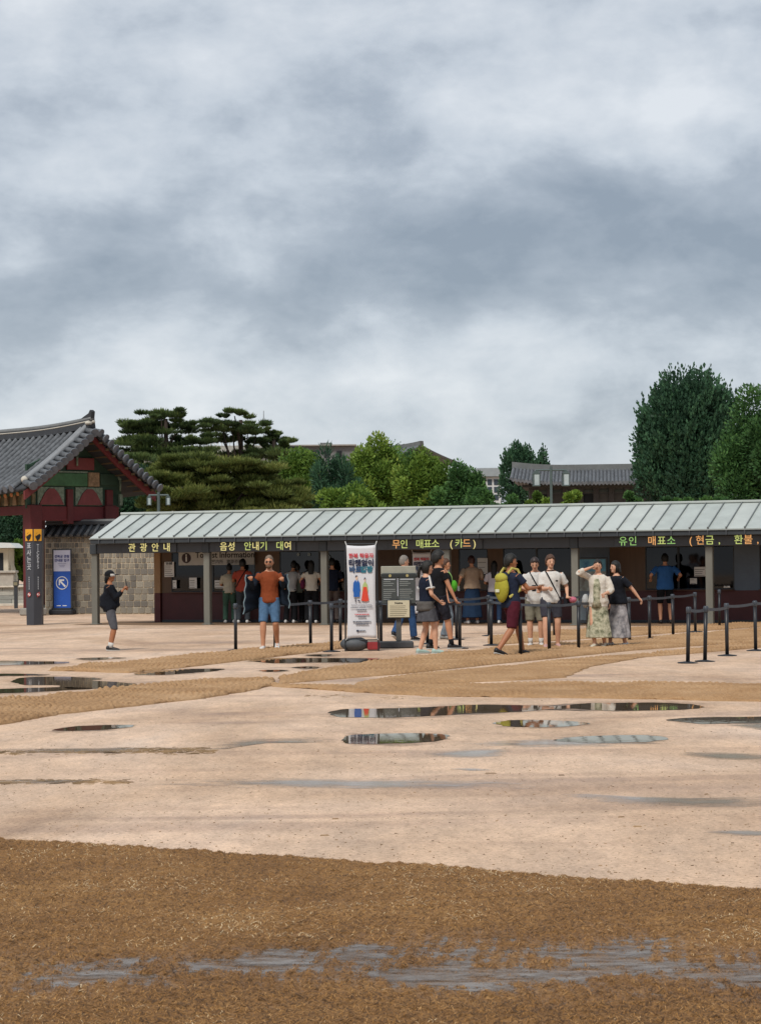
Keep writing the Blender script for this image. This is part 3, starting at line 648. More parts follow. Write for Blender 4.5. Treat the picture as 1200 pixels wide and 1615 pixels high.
for k, (h, w_) in enumerate(rows):
    x = 0.02 - (w_ * 0.5 if k % 2 else 0)
    while x < WL_ - 0.04:
        ww = w_ * random.uniform(0.82, 1.18); xa, xb = max(0.02, x), min(WL_ - 0.01, x + ww)
        if xb - xa > 0.05:
            gp = 0.018 if w_ > 0.2 else 0.024
            link('stone', random.choice(cube), wall, ((xa + xb) / 2, random.uniform(-0.006, 0.006) + 0.03, z + h / 2), scale=(xb - xa - gp, 0.1, h - gp))
        x += ww
    z += h
MB().bbox(-0.05, WL_, -0.18, 0.68, ZT, ZT + 0.06, 0.01).build('coping_slab', mat('coping_under', '#4b4a48', 0.8), wall)
M_TILE = mat('roof_tile', '#494c50', 0.6, 0.22, 6.0, 0.25, 40, col2='#63676b'); M_TILE2 = mat('roof_tile_dark', '#33363a', 0.7, 0.2, 5.0, 0.2, 40)
ZR = wz(827)
m = MB(); m.prism([(-0.2, ZT + 0.06), (0.25, ZR - 0.02), (0.7, ZT + 0.06)], 'x', -0.04, WL_ - 0.001).build('coping_roof', M_TILE2, wall)
tm = MB()
for sgn in (1,):
    tm.tube([(0, -0.26, ZT + 0.07), (0, 0.25, ZR + 0.01)], 0.055, 8).tube([(0, -0.275, ZT + 0.063), (0, -0.25, ZT + 0.075)], 0.068, 10)
tmm = tm.mesh('coping_tile', M_TILE, True)
k = 0
while 0.05 + 0.27 * k < WL_: link('coping_tile', tmm, wall, (0.05 + 0.27 * k, 0, 0)); k += 1
MB().bbox(-0.06, WL_, 0.13, 0.37, ZR - 0.04, wz(823), 0.02).build('ridge_course', M_TILE2, wall)
MB().tube([(-0.06, 0.25, wz(823)), (WL_, 0.25, wz(823))], 0.07, 10).build('ridge_tile', mat('ridge_grey', '#6c6e6e', 0.6), wall)
# ================================================================== palace gate
AL = R(47); pk = P(144, 652, 72.0)
gate = thing('palace_gate', 'traditional gate with curved grey tile roof, red timbers and green painted gable', 'gate', (pk.x, pk.y, 0), 0)
GX = Vector((-math.cos(AL), math.sin(AL), 0)); GF = Vector((-math.sin(AL), -math.cos(AL), 0))
gate.matrix_world = Matrix(((GX.x, GF.x, 0, pk.x), (GX.y, GF.y, 0, pk.y), (0, 0, 1, 0), (0, 0, 0, 1)))
# local: x along the ridge (away, left), y toward the front eave, z up.  The frame is left handed, so mirror once:
gate.matrix_world = Matrix(((GX.x, -GF.x, 0, pk.x), (GX.y, -GF.y, 0, pk.y), (0, 0, 1, 0), (0, 0, 0, 1)))
# front is now -y
GLEN = 9.0; DH = 2.62; ZE = 4.05; ZP = 5.98
def gsec(v):                                             # roof section height at |y| = v*DH, sagging curve
    return ZP - (ZP - ZE) * (1.18 * v - 0.18 * v * v) 
def lift(x):                                             # ends of the roof sweep up
    return 0.16 * max(0.0, 1 - x / 4.0) ** 2
for s in (-1, 1):
    m = MB(); nu, nv = 24, 10; vs = []
    for i in range(nu + 1):
        for j in range(nv + 1):
            x = GLEN * i / nu; v = j / nv; vs.append((x, s * DH * v, gsec(v) + lift(x) * (0.7 + .3 * v) - 0.05))
    fs = [(i * (nv + 1) + j, i * (nv + 1) + j + 1, (i + 1) * (nv + 1) + j + 1, (i + 1) * (nv + 1) + j) for i in range(nu) for j in range(nv)]
    vs2 = [(a, b, c - 0.12) for a, b, c in vs]; n_ = len(vs)
    m.add(vs + vs2, fs + [tuple(n_ + q for q in reversed(f)) for f in fs] + [(i * (nv + 1) + nv, n_ + i * (nv + 1) + nv, n_ + (i + 1) * (nv + 1) + nv, (i + 1) * (nv + 1) + nv) for i in range(nu)] + [(j, j + 1, n_ + j + 1, n_ + j) for j in range(nv)])
    m.build('roof_bed', M_TILE2, gate, True)
    k = 0; x = 0.62
    while x < GLEN:
        r = MB(); pts = []; rad = []
        for j in range(25):
            v = j / 24 * 1.02; pts.append((x, s * DH * v, gsec(v) + lift(x) * (0.7 + .3 * v) + 0.02)); rad.append(0.098 + (0.012 if j % 2 else 0))
        r.tube(pts, rad, 8); r.build('tile_row', M_TILE, gate, True)
        pe = Vector(pts[-1]); MB().tube([(x, pe.y - s * 0.02, pe.z), (x, pe.y + s * 0.05, pe.z - 0.03)], 0.125, 12).build('eave_tile', mat('tile_end', '#5f646b', 0.6, 0.2, 8.0), gate)
        if s < 0:
            MB().tube([(x, s * (DH - 1.3), gsec(0.55) - 0.28 + lift(x)), (x, s * (DH - 0.16), gsec(1.0) - 0.2 + lift(x))], 0.075, 8).build('rafter', mat('rafter_green', '#3d5540', 0.7, 0.2), gate)
            MB().tube([(x, s * (DH - 0.158), gsec(1.0) - 0.2 + lift(x)), (x, s * (DH - 0.14), gsec(1.0) - 0.203 + lift(x))], 0.078, 10).build('rafter_end', mat('rafter_orange', '#a86a3c', 0.7, 0.2), gate)
        x += 0.36; k += 1
    # verge: two hip courses and the row of short round tiles looking out of the gable
    for off, rr in ((0.16, 0.10), (0.40, 0.085)):
        MB().tube([(off, s * DH * v * 0.93, gsec(v * .93) + lift(off) + 0.07 + (0.05 if off < .3 else 0.03)) for v in [q / 14 for q in range(15)]], rr, 10).build('verge_ridge', mat('verge_grey', '#7a7d80', 0.6, 0.15), gate, True)
    MB().ell((0.2, s * DH * 0.94, gsec(.94) + lift(.2) + 0.12), (0.13, 0.13, 0.12)).build('verge_stop', mat('plaster_pale', '#b7b2a6', 0.8), gate, True)
    nt_ = 13
    for q in range(nt_):
        v = (q + 0.6) / (nt_ + 0.1); y = s * DH * v; zc = gsec(v) + lift(0)
        MB().tube([(0.14, y, zc + 0.04), (-0.36, y, zc - 0.07)], [0.095, 0.115], 10).build('verge_tile', M_TILE, gate, True)
        MB().tube([(-0.352, y, zc - 0.07), (-0.39, y + s * .012, zc - 0.09)], 0.145, 14).build('verge_disc', mat('tile_end', '#5f646b', 0.6, 0.2, 8.0), gate)
    # red bargeboard under the verge
    vs = []; nb = 14
    for q in range(nb + 1):
        v = q / nb * 1.0; vs.append((s * DH * v, gsec(v) + lift(0) - 0.17)); 
    poly = vs + [(yy, zz_ - (0.19 + 0.10 * (abs(yy) / DH))) for yy, zz_ in reversed(vs)]
    MB().prism(poly, 'x', -0.03, 0.06).build('bargeboard', mat('barge_red', '#682a2a', 0.65, 0.12), gate)
    for q in range(9):
        v = 0.12 + 0.8 * q / 8; MB().bbox(-0.16, 0.95, s * DH * v - .04, s * DH * v + .04, gsec(v) + lift(0) - 0.25, gsec(v) + lift(0) - 0.175, .01).build('verge_rafter', mat('rafter_tan', '#6b5a44', 0.7), gate)
# main ridge
rp = [(GLEN * q / 30) for q in range(31)]
def ridge_z(x): return ZP + 0.02 + lift(x) * 1.1
vsr = []
m = MB(); rings = []
for x in rp:
    z0 = ridge_z(x) - 0.03; z1 = z0 + 0.28
    rings.append([(x - 0.05, -0.15, z0), (x - 0.05, -0.11, z1), (x - 0.05, 0.11, z1), (x - 0.05, 0.15, z0)])
m.loft(rings).build('ridge_wall', M_TILE2, gate)
MB().tube([(x - 0.08, 0, ridge_z(x) + 0.27) for x in rp], 0.09, 10).build('ridge_cap', mat('ridge_grey', '#6c6e6e', 0.6), gate, True)
MB().tube([(x - 0.06, -0.118, ridge_z(x) + 0.19) for x in rp], 0.022, 6).build('ridge_band', mat('plaster_pale', '#b7b2a6', 0.8), gate)
zt = ridge_z(0)
MB().prism([(0.55, zt + 0.26), (0.0, zt + 0.27), (-0.1, zt + 0.30), (-0.13, zt + 0.50), (-0.04, zt + 0.56), (0.05, zt + 0.45), (0.3, zt + 0.36)], 'y', -0.07, 0.07).build('ridge_finial', M_TILE2, gate)
MB().ell((0.0, -0.1, zt + 0.12), (0.11, 0.13, 0.07)).ell((-0.03, 0.04, zt + 0.17), (0.09, 0.09, 0.06)).build('ridge_plaster', mat('plaster_pale', '#b7b2a6', 0.8), gate, True)
# timber frame
M_GR = mat('paint_red', '#592426', 0.7, 0.18, 3.0); M_GG = mat('paint_green', '#3f6544', 0.7, 0.25, 4.0); M_GD = mat('paint_darkgreen', '#2c4435', 0.7, 0.25, 4.0); M_GP = mat('paint_rose', '#743a3a', 0.7, 0.15); M_GC = mat('paint_cream', '#6f7d6c', 0.7, 0.5, 12.0)
GI = 1.0
for x in (GI, 5.2):
    for y in (-1.65, 1.35):
        MB().bbox(x - .23, x + .23, y - .23, y + .23, 0, 3.62, .02).build('column', M_GR, gate)
        MB().bbox(x - .33, x + .33, y - .33, y + .33, 0, .25, .04).build('column_base', mat('granite', '#8e8a82', 0.9, 0.15, 8), gate)
MB().bbox(GI - .12, GI + .12, -1.85, 1.75, 3.10, 3.58, .015).build('tie_beam', mat('beam_red', '#5f2326', 0.7, 0.15), gate)
MB().bbox(GI - .02, 8.0, -1.78, -1.54, 3.30, 3.60, .015).build('lintel', M_GR, gate)
for y, w_ in ((-0.25, .12), (1.35, .13)):
    MB().bbox(GI - .17, GI + .14, y - w_, y + w_, 3.0, 4.15, .015).build('gable_post', M_GR, gate)
MB().bbox(GI - .05, GI + .05, -1.9, 1.9, 3.5, 4.95, .01).build('gable_wall', M_GD, gate)
MB().prism([(-1.75, 4.95), (1.75, 4.95), (0, 5.7)], 'x', GI - .04, GI + .05).build('gable_peak', M_GD, gate)
MB().bbox(GI - .16, GI - .06, -1.45, 0.45, 4.25, 4.68, .015).build('painted_beam', M_GG, gate)
MB().bbox(GI - .13, GI - .06, -1.48, 0.48, 4.69, 4.75, .005).build('painted_band', M_GC, gate)
MB().bbox(GI - .14, GI - .06, 0.5, 0.95, 4.25, 4.72, .01).build('painted_panel', mat('paint_ochre', '#8a7257', 0.7, 0.4, 10.0), gate)
MB().bbox(GI - .13, GI - .06, 1.0, 1.8, 4.3, 4.68, .01).build('painted_beam', M_GD, gate)
MB().bbox(GI - .13, GI - .06, -0.35, 0.75, 4.8, 5.2, .015).build('painted_panel', M_GP, gate)
for y0_, y1_ in ((-1.5, -0.45), (0.0, 1.1)):
    c_ = (y0_ + y1_) / 2; h_ = (y1_ - y0_) / 2
    MB().bbox(GI - .10, GI - .055, y0_, y1_, 3.62, 4.22, .01).build('painted_panel', M_GC, gate)
    MB().prism([(c_ - h_ * .92, 3.63), (c_ + h_ * .92, 3.63), (c_ + h_ * .5, 4.02), (c_ + h_ * .2, 4.16), (c_ - h_ * .2, 4.16), (c_ - h_ * .5, 4.02)], 'x', GI - .14, GI - .101).build('painted_arch', M_GP, gate)
for y, zc in ((0.0, 5.42), (-1.6, 4.6), (1.75, 4.6)):   # pale hanging brackets
    MB().ell((GI - .2, y, zc), (.05, .1, .16), 10, 8).tube([(GI - .2, y, zc - .12), (GI - .2, y, zc - .5)], [.045, .03], 8).build('bracket', M_GC, gate, True)
MB().bbox(GI - .25, GI - .15, 1.7, 1.82, 3.62, 4.0, .01).build('bracket', M_GC, gate)
MB().bbox(GI - .1, 8.0, -1.72, -1.58, 3.62, 4.0, .01).build('bracket_board', mat('bracket_board', '#4d5140', 0.7, 0.5, 7.0, col2='#7a6a4c'), gate)
for q in range(5):
    x = GI + 0.35 + .5 * q; MB().prism([(x - .12, 3.62), (x + .12, 3.62), (x + .05, 3.98), (x - .05, 3.98)], 'y', -1.78, -1.722).build('bracket', mat('paint_ochre', '#8a7257', 0.7, 0.4, 10.0), gate)
# ================================================================== left edge: terrace, kiosk, bollard
ta = G(-130, 957); tb = G(60, 957)
ter = thing('stone_terrace', 'low terrace of pale stone courses beyond the gate', 'terrace', (ta.x, ta.y, 0), 0)
tw = 5.2; s_ = F / ta.y
M_ST = [mat('terrace_%d' % i, c, 0.85, 0.15, 5.0, 0.3, 40) for i, c in enumerate(['#9b9a92', '#8a8a84', '#a5a39a'])]
zc = 0.0
MB().bbox(-.3, tw + .3, -.35, 0.5, 0.0, 0.10, .01).build('plinth', mat('terrace_light', '#c9c1b2', 0.8), ter)
sb_ = [MB().bbox(-.5, .5, -.5, .5, -.5, .5, .02).mesh('stone', q) for q in M_ST]
for r in range(4):
    x = -0.2 * (r % 2)
    while x < tw:
        w_ = random.uniform(.7, 1.1); xa, xb = max(0, x), min(tw, x + w_)
        if xb - xa > .08: link('stone', random.choice(sb_), ter, ((xa + xb) / 2, .25 - .0 * r, .1 + .16 * r + .08), scale=(xb - xa - .012, .5 - .04 * r, .152))
        x += w_
MB().bbox(-.05, tw + .05, -.05, 6.0, .74, .82, .015).build('cap_slab', mat('terrace_light', '#c9c1b2', 0.8), ter)
MB().bbox(3.3, 3.9, 0.1, 0.7, .82, 1.32, .02).bbox(3.22, 3.98, .02, .78, 1.32, 1.42, .02).build('end_pier', mat('terrace_pier', '#a8a196', 0.85, .15), ter)
kp = P(-6, 905, ta.y + 1.6)
ki = thing('ticket_kiosk', 'cream kiosk with a white flat canopy at the end of the terrace', 'kiosk', (kp.x, kp.y, 0.8), 0)
MB().bbox(-1.2, .62, -.5, .9, 0.0, 1.55, .03).build('kiosk_body', mat('kiosk_cream', '#c8bda8', 0.7, .08), ki)
MB().prism([(-2, 1.55), (1.0, 1.55), (.75, 1.75), (-2, 1.86)], 'y', -.9, 1.3).build('canopy', mat('canopy_white', '#cfd2d0', 0.6, .05), ki)
MB().bbox(-.6, .4, -.53, -.49, .55, 1.35, .01).build('kiosk_window', M_DARK, ki)
MB().prism([(.62, 0), (.62, 1.0), (.82, .35), (.82, 0)], 'y', -.3, .6).build('buttress', mat('kiosk_cream', '#c8bda8'), ki)
bp_ = G(26, 959.5)
bo = thing('bollard', 'dark square bollard lamp standing in front of the terrace', 'bollard', bp_, 0)
hb = 43 * bp_.y / F
MB().bbox(-.065, .065, -.065, .065, 0, hb * .80, .01).build('shaft', M_STEEL, bo)
MB().bbox(-.09, .09, -.09, .09, hb * .80, hb, .012).build('lamp_head', mat('bollard_head', '#4a4842', .5), bo)
MB().bbox(-.07, .07, -.094, -.085, hb * .85, hb * .96, .003).build('lamp_slot', mat('bollard_slot', '#8a8268', .4), bo)
# ================================================================== way-sign pillar
sp = G(56, 985.5); sH = 151 * sp.y / F; s1 = sp.y / F
pil = thing('sign_pillar', 'dark grey angular ticket sign pillar with yellow pictogram squares', 'sign', (sp.x, sp.y, 0), 0)
def prism_ring(w, z, tp=1.0):
    return [(-w * .5 * tp, -.16, z), (w * .03, -.30, z), (w * .5 * tp, -.16, z), (w * .5 * tp, .16, z), (-w * .5 * tp, .16, z)]
WP = 27.5 * s1
MB().loft([prism_ring(WP * .86, 0), prism_ring(WP, sH)]).build('shaft', mat('pillar_grey', '#3f4147', .5, .08, 3, .1, 60), pil)
lf = Vector((-WP * .47, -.16)); md = Vector((WP * .03, -.30)); rg = Vector((WP * .47, -.16))
aL = math.atan2(md.y - lf.y, md.x - lf.x); aR = math.atan2(rg.y - md.y, rg.x - md.x)
YEL = mat('sign_yellow', '#d89a28', .5, .05); RD = mat('sign_red', '#b03a38', .5, 0); PW = mat('print_pale', '#b9bcc0', .6, 0)
for a_, b_, an, txt in ((lf, md, aL, '표사는곳'), (md, rg, aR, 'TICKETS')):
    c_ = (a_ + b_) / 2; wv_ = (b_ - a_).length; n_ = Vector((math.sin(an), -math.cos(an)))
    f_ = bpy.data.objects.new('sign_face', MB().bbox(-wv_ * .44, wv_ * .44, -.012, .012, sH - 19 * s1, sH - .5 * s1, .004).mesh('sign_face', YEL)); COL.objects.link(f_); f_.parent = pil
    f_.location = (c_.x + n_.x * .012, c_.y + n_.y * .012, 0); f_.rotation_euler.z = an
    zc = sH - 10 * s1; hw = wv_ * .27
    # pictogram: a hand passing a ticket
    MB().tube([(0, -.016, zc), (0, -.013, zc)], hw, 18).xf(Matrix.Identity(4)).build('pictogram', M_BLACK, f_)
    MB().prism([(-hw * .9, zc - .02), (hw * .9, zc + .05), (hw * .8, zc + .1), (-hw, zc + .03)], 'y', -.02, -.0165).build('pictogram_ticket', YEL, f_)
    MB().prism([(-hw * 1.4, zc - .02), (-hw * .3, zc - .16), (hw * .7, zc - .1), (hw * 1.3, zc + .02), (hw * .6, zc - .02), (-hw * .2, zc - .07)], 'y', -.021, -.017).build('pictogram_hand', M_BLACK, f_)
    k = len(txt)
    sz = (58 / 8.57 * s1 * .95 if k == 4 else .075) 
    for i, ch in enumerate(txt):
        zz_ = sH - (27 + (33.0 * i / (k - 1))) * s1
        text(ch, .19 if k == 4 else .13, PW, f_, (0, -.001 - .012 * 0 - .006, zz_), bold=.001, rot=(math.pi / 2, 0, 0), sx=.9)
    for i in range(7): MB().box(-.012, .012, -.012, -.008, sH - (76 + 3 * i) * s1 - .014, sH - (76 + 3 * i) * s1 + .014).build('print_line', PW, f_)
    zr = sH - 103 * s1
    MB().tube([(0, -.012, zr), (0, -.006, zr)], wv_ * .2, 18).build('ban_ring', RD, f_); MB().tube([(0, -.014, zr), (0, -.0125, zr)], wv_ * .14, 16).build('ban_face', M_WHITE, f_)
    MB().prism([(-wv_ * .14, zr - .06), (-wv_ * .1, zr - .08), (wv_ * .14, zr + .06), (wv_ * .1, zr + .08)], 'y', -.018, -.0145).build('ban_bar', RD, f_)
# ================================================================== blue direction banner
bp2 = G(99, 969.5); s2 = bp2.y / F
bb = thing('banner_stand', 'blue and white banner stand with arrow in front of the stone wall', 'banner', bp2, -R(8))
bw, bh = 31 * s2, 102 * s2; bz = 8.5 * s2
MB().bbox(-bw * .62, bw * .62, -.25, .25, 0, bz, .04).bbox(-bw * .52, bw * .52, -.16, .16, bz, bz * 1.25, .02).build('weighted_base', mat('base_black', '#23262b', .6), bb)
MB().box(-bw / 2, -bw / 2 + .035, -.02, .02, bz, bh).box(bw / 2 - .035, bw / 2, -.02, .02, bz, bh).box(-bw / 2, bw / 2, -.02, .02, bh, bh + .035).build('frame', M_STEEL2, bb)
M_BLU = mat('banner_blue', '#2151a8', .5, .04)
zm = bh - (33.5 / 102) * bh * 1.0
MB().box(-bw / 2 + .04, bw / 2 - .04, -.008, .008, zm, bh - .005).build('white_sheet', mat('banner_lilac', '#c9cbdc', .5, .03), bb)
MB().box(-bw / 2 + .04, bw / 2 - .04, -.009, .009, bz * 1.27, zm - .002).build('blue_sheet', M_BLU, bb)
NV = mat('print_navy', '#28357a', .6, 0)
text('경복궁 관람', .105, NV, bb, (0, -.011, bh - .22), bold=.003); text('안내문 입구', .105, NV, bb, (0, -.011, bh - .35), bold=.003)
for i in range(3): MB().box(-.14 + .03 * i, .14 - .03 * i, -.011, -.009, bh - .46 - .05 * i, bh - .45 - .05 * i).build('print_line', NV, bb)
za = zm - 18.5 * s2; ra = 9.3 * s2
MB().tube([(ra * math.cos(a), -.013, za + ra * 1.05 * math.sin(a)) for a in [2 * math.pi * k / 32 for k in range(33)]], .014, 6).build('arrow_ring', M_WHITE, bb)
MB().prism([(.13, za - .10), (.09, za - .14), (-.07, za + .03), (-.07, za - .07), (-.11, za - .07), (-.11, za + .12), (.07, za + .12), (.07, za + .07), (-.03, za + .065)], 'y', -.013, -.0095).build('arrow', M_WHITE, bb)
for x in (-.12, .08): MB().box(x - .07, x + .07, -.012, -.0095, bz * 1.27 + .06, bz * 1.27 + .085).build('print_line', M_WHITE, bb)
# ================================================================== white hanbok banners
def hanbok_banner(name, label, base, H, W, yaw, clear, group, full=True):
    o = thing(name, label, 'banner', base, yaw, group)
    z0 = clear; z1 = H
    bk_ = mat('frame_black', '#1f2226', .5)
    f = MB()
    for s in (-1, 1):
        f.tube([(s * W * .53, .02, 0), (s * W * .5, .02, H + .03)], .016, 8).tube([(s * W * .53, .02, .02), (s * W * .53, .45, .02)], .014, 8)
    f.tube([(-W * .53, .02, z0 - .03), (W * .53, .02, z0 - .03)], .013, 8).tube([(-W * .5, .02, H + .0), (W * .5, .02, H + .0)], .012, 8)
    f.build('frame', bk_, o)
    sh = MB(); nv = 26; vs = []
    for i in range(9):
        for j in range(nv + 1):
            u = i / 8 - .5; v = j / nv; edge = 1 - .06 * math.sin(math.pi * v) 
            vs.append((u * W * .95 * edge, -.012 + .012 * math.sin(7 * v + 2 * u) * math.sin(math.pi * v), z0 + (z1 - z0 - .02) * v - .02 * (1 - (2 * u) ** 2) * (1 if v > .5 else -1) * abs(2 * v - 1) ** 6))
    sh.add(vs, [(i * (nv + 1) + j, (i + 1) * (nv + 1) + j, (i + 1) * (nv + 1) + j + 1, i * (nv + 1) + j + 1) for i in range(8) for j in range(nv)])
    so_ = sh.build('banner_sheet', mat('banner_white', '#cfcfd2', .6, .03), o, True); so_.modifiers.new('thick', 'SOLIDIFY').thickness = .004
    for s in (-1, 1):
        MB().tube([(s * W * .46, -.01, z1 - .03), (s * W * .51, .01, z1 + .05)], .007, 6).tube([(s * W * .46, -.01, z0 + .02), (s * W * .52, .01, z0 - .03)], .007, 6).build('cord', M_WHITE, o)
    h = z1 - z0; yy = -.034
    zf = lambda q: z1 - q * h
    RDT = mat('print_red', '#c23b45', .6, 0); TEAL = mat('print_teal', '#1d6a7c', .6, 0); NAV = mat('print_ink', '#1d2440', .6, 0)
    text('한복 착용자', W * .165, RDT, o, (0, yy, zf(.128)), bold=.003); text('티켓없이', W * .225, NAV, o, (0, yy, zf(.205)), bold=.006)
    text('바로', W * .22, mat('print_blueink', '#23476e', .6, 0), o, (-W * .19, yy, zf(.275)), bold=.006); text('입장', W * .22, TEAL, o, (W * .17, yy, zf(.275)), bold=.006)
    if not full: return o
    BLUE = mat('print_royal', '#1c5aa6', .6, 0); RED2 = mat('print_vermilion', '#d2452f', .6, 0); GRN = mat('print_lime', '#a9b878', .6, 0); SK = mat('print_skin', '#d9b9a0', .6, 0)
    def poly(pts, m_, nm, dy=0.0): MB().prism([(a * W, zf(b)) for a, b in pts], 'y', yy - .002 - dy, yy + .012).build(nm, m_, o)
    poly([(-.20, .385), (-.11, .385), (-.055, .41), (-.04, .50), (-.06, .505), (-.06, .56), (-.255, .56), (-.25, .505), (-.275, .5), (-.255, .41)], BLUE, 'print_robe')
    poly([(-.19, .345), (-.165, .335), (-.135, .335), (-.12, .35), (-.125, .372), (-.15, .385), (-.18, .375)], SK, 'print_face'); poly([(-.195, .35), (-.18, .333), (-.13, .333), (-.125, .343), (-.16, .347), (-.185, .36)], NAV, 'print_hair', .001)
    poly([(-.17, .384), (-.135, .384), (-.15, .405)], M_WHITE, 'print_collar', .001)
    poly([(-.2, .575), (-.18, .575), (-.18, .61), (-.21, .61)], NAV, 'print_shoe'); poly([(-.12, .59), (-.04, .6), (-.03, .607), (-.12, .603)], NAV, 'print_shoe')
    poly([(.09, .405), (.14, .405), (.19, .43), (.21, .49), (.2, .51), (.04, .51), (.02, .49), (.05, .43)], GRN, 'print_jacket')
    poly([(.06, .455), (.17, .455), (.235, .60), (.14, .61), (-.01, .60)], RED2, 'print_skirt', .001)
    poly([(.09, .37), (.115, .36), (.135, .37), (.13, .395), (.11, .405), (.095, .395)], SK, 'print_face'); poly([(.085, .375), (.1, .357), (.13, .355), (.14, .375), (.115, .367), (.1, .385)], NAV, 'print_hair', .001)
    GRY = mat('print_grey2', '#565b68', .6, 0)
    text('Visitors wearing hanbok', W * .068, GRY, o, (0, yy + .004, zf(.645))); text('admission without a ticket', W * .068, GRY, o, (0, yy + .004, zf(.672)))
    for q, wd_, m_ in ((.697, .3, GRY), (.745, .44, RDT), (.772, .24, GRY), (.822, .56, NAV), (.848, .38, GRY), (.918, .22, GRY)):
        x = -wd_ * W / 2
        while x < wd_ * W / 2:
            g_ = random.uniform(.012, .03); MB().box(x, x + g_, yy - .001, yy + .012, zf(q) - .009, zf(q) + .009).build('print_line', m_, o); x += g_ + .008
    MB().tube([(-W * .14, yy - .002, zf(.918)), (-W * .14, yy + .01, zf(.918))], .02, 12).build('print_crest', NAV, o)
    return o
b1 = G(571, 1027); k1 = b1.y / F
hb_ = hanbok_banner('banner_stand', 'tall white banner with blue and red robed figures on black frame', b1, 169 * k1, 49 * k1, R(1), 20 * k1, 'white banners')
MB().ell((-.14, .16, .13), (.27, .2, .14), 16, 10).build('water_weight', mat('weight_grey', '#4c5054', .6, .1), hb_, True)
MB().bbox(.1, .33, .02, .3, .02, .17, .02).build('red_weight', mat('weight_red', '#8a2a2c', .6), hb_)
b2 = A0 + UX * fx(664, .9) + NX * .9; b2 = Vector((b2.x, b2.y, 0.006)); zt2 = fz(664, 870, .9)
hanbok_banner('banner_stand', 'white lettered banner half hidden behind the teenagers under the canopy', b2, zt2, 31 * b2.y / F, -R(12), .25, 'white banners', full=False)
# ================================================================== information board
ib = G(629, 1022); ki_ = ib.y / F
ibd = thing('information_board', 'dark grey two-panel notice board with cream sign on grey pole', 'notice board', ib, R(2))
MB().bbox(-.74, .28, -.12, .2, 0, .13, .02).build('weighted_base', mat('base_grey', '#4a4b4d', .7, .1), ibd)
MB().bbox(-.05, .05, -.04, .04, .13, 1.0, .01).build('pole', mat('pole_grey', '#5f5f5c', .6), ibd)
zt = lambda py: (1022 - py) * ki_
xx = lambda px: (px - 629) * ki_
M_BD = mat('board_slate', '#454947', .55, .1)
for a_, b_ in ((603, 627.5), (628.5, 656)):
    pn = MB().bbox(xx(a_), xx(b_), -.05, -.02, zt(952), zt(908), .006).build('panel', M_BD, ibd)
    for i in range(11):
        if i in (0, 4): continue
        z = zt(914 + 3.1 * i); MB().box(xx(a_) + .03, xx(b_) - .03 - random.uniform(0, .12), -.054, -.05, z - .006, z + .006).build('print_line', mat('print_mid', '#8d918e', .6, 0), pn)
    MB().box(xx(a_) + .04, xx(b_) - .04, -.055, -.05, zt(914.5), zt(913)).build('print_line', PW, pn)
MB().bbox(xx(602), xx(658), -.06, -.02, zt(912), zt(904), .02).ell((xx(658), -.04, zt(908)), (.05, .02, .048), 14, 8).build('header_bar', mat('board_dark', '#2e3231', .5), ibd)
for px in (616, 643): MB().tube([(xx(px), -.066, zt(908)), (xx(px), -.06, zt(908))], .028, 12).build('header_mark', mat('mark_gold', '#a89a66', .5, 0), ibd)
MB().bbox(xx(602), xx(657), .0, .03, zt(910), zt(893), .01).build('upper_board', mat('board_pale', '#9c9a8c', .6, .15), ibd)
cs = MB().bbox(xx(612), xx(646), -.11, -.085, zt(973.5), zt(947), .004).build('cream_sign', mat('sign_cream', '#c9c0a4', .6, .05), ibd)
MB().box(xx(612) - .02, xx(646) + .02, -.084, -.06, zt(973.5) - .02, zt(947) + .02).build('sign_back', M_STEEL2, ibd)
text('Notice', .055, M_BLACK, ibd, (xx(629), -.113, zt(951)), bold=.001)
for i in range(6): MB().box(xx(615), xx(644) - random.uniform(0, .08), -.113, -.11, zt(955.5 + 3 * i) - .004, zt(955.5 + 3 * i) + .004).build('print_line', mat('print_brown', '#7a705c', .6, 0), cs)
# ================================================================== queue posts
M_QP = mat('queue_black', '#202226', .42, .05); M_BELT = mat('belt_grey', '#4a5058', .7, .1)
qb = MB().tube([(0, 0, 0), (0, 0, .012), (0, 0, .03)], [.165, .165, .05], 24).mesh('base', M_QP, True)
qs = MB().tube([(0, 0, .02), (0, 0, .80)], .032, 14).mesh('shaft', M_QP, True)
qh = MB().tube([(0, 0, .795), (0, 0, .81), (0, 0, .885), (0, 0, .9)], [.034, .043, .043, .030], 16).mesh('belt_head', mat('queue_head', '#3a3f46', .4, .05), True)
QG = 'queue posts in front of the ticket office'
def post(px, py, label='black retractable belt queue post on a round base', lean=0.0):
    p = G(px, py); o = thing('queue_post', label, 'queue post', p, 0, QG); o.rotation_euler.y = lean
    link('base', qb, o); link('shaft', qs, o); link('belt_head', qh, o); return o, p
def belt(a, b, sag=.02):
    (oa, pa), (_, pb) = a, b; d = pb - pa; n = 10; vs = []
    for i in range(n + 1):
        u = i / n; q = d * u; z = .848 - sag * 4 * u * (1 - u)
        for dz in (-.024, .024): vs.append((q.x, q.y, z + dz))
    m = MB().add(vs, [(2 * i, 2 * i + 2, 2 * i + 3, 2 * i + 1) for i in range(n)]).build('belt', M_BELT, oa)
    m.modifiers.new('thick', 'SOLIDIFY').thickness = .003
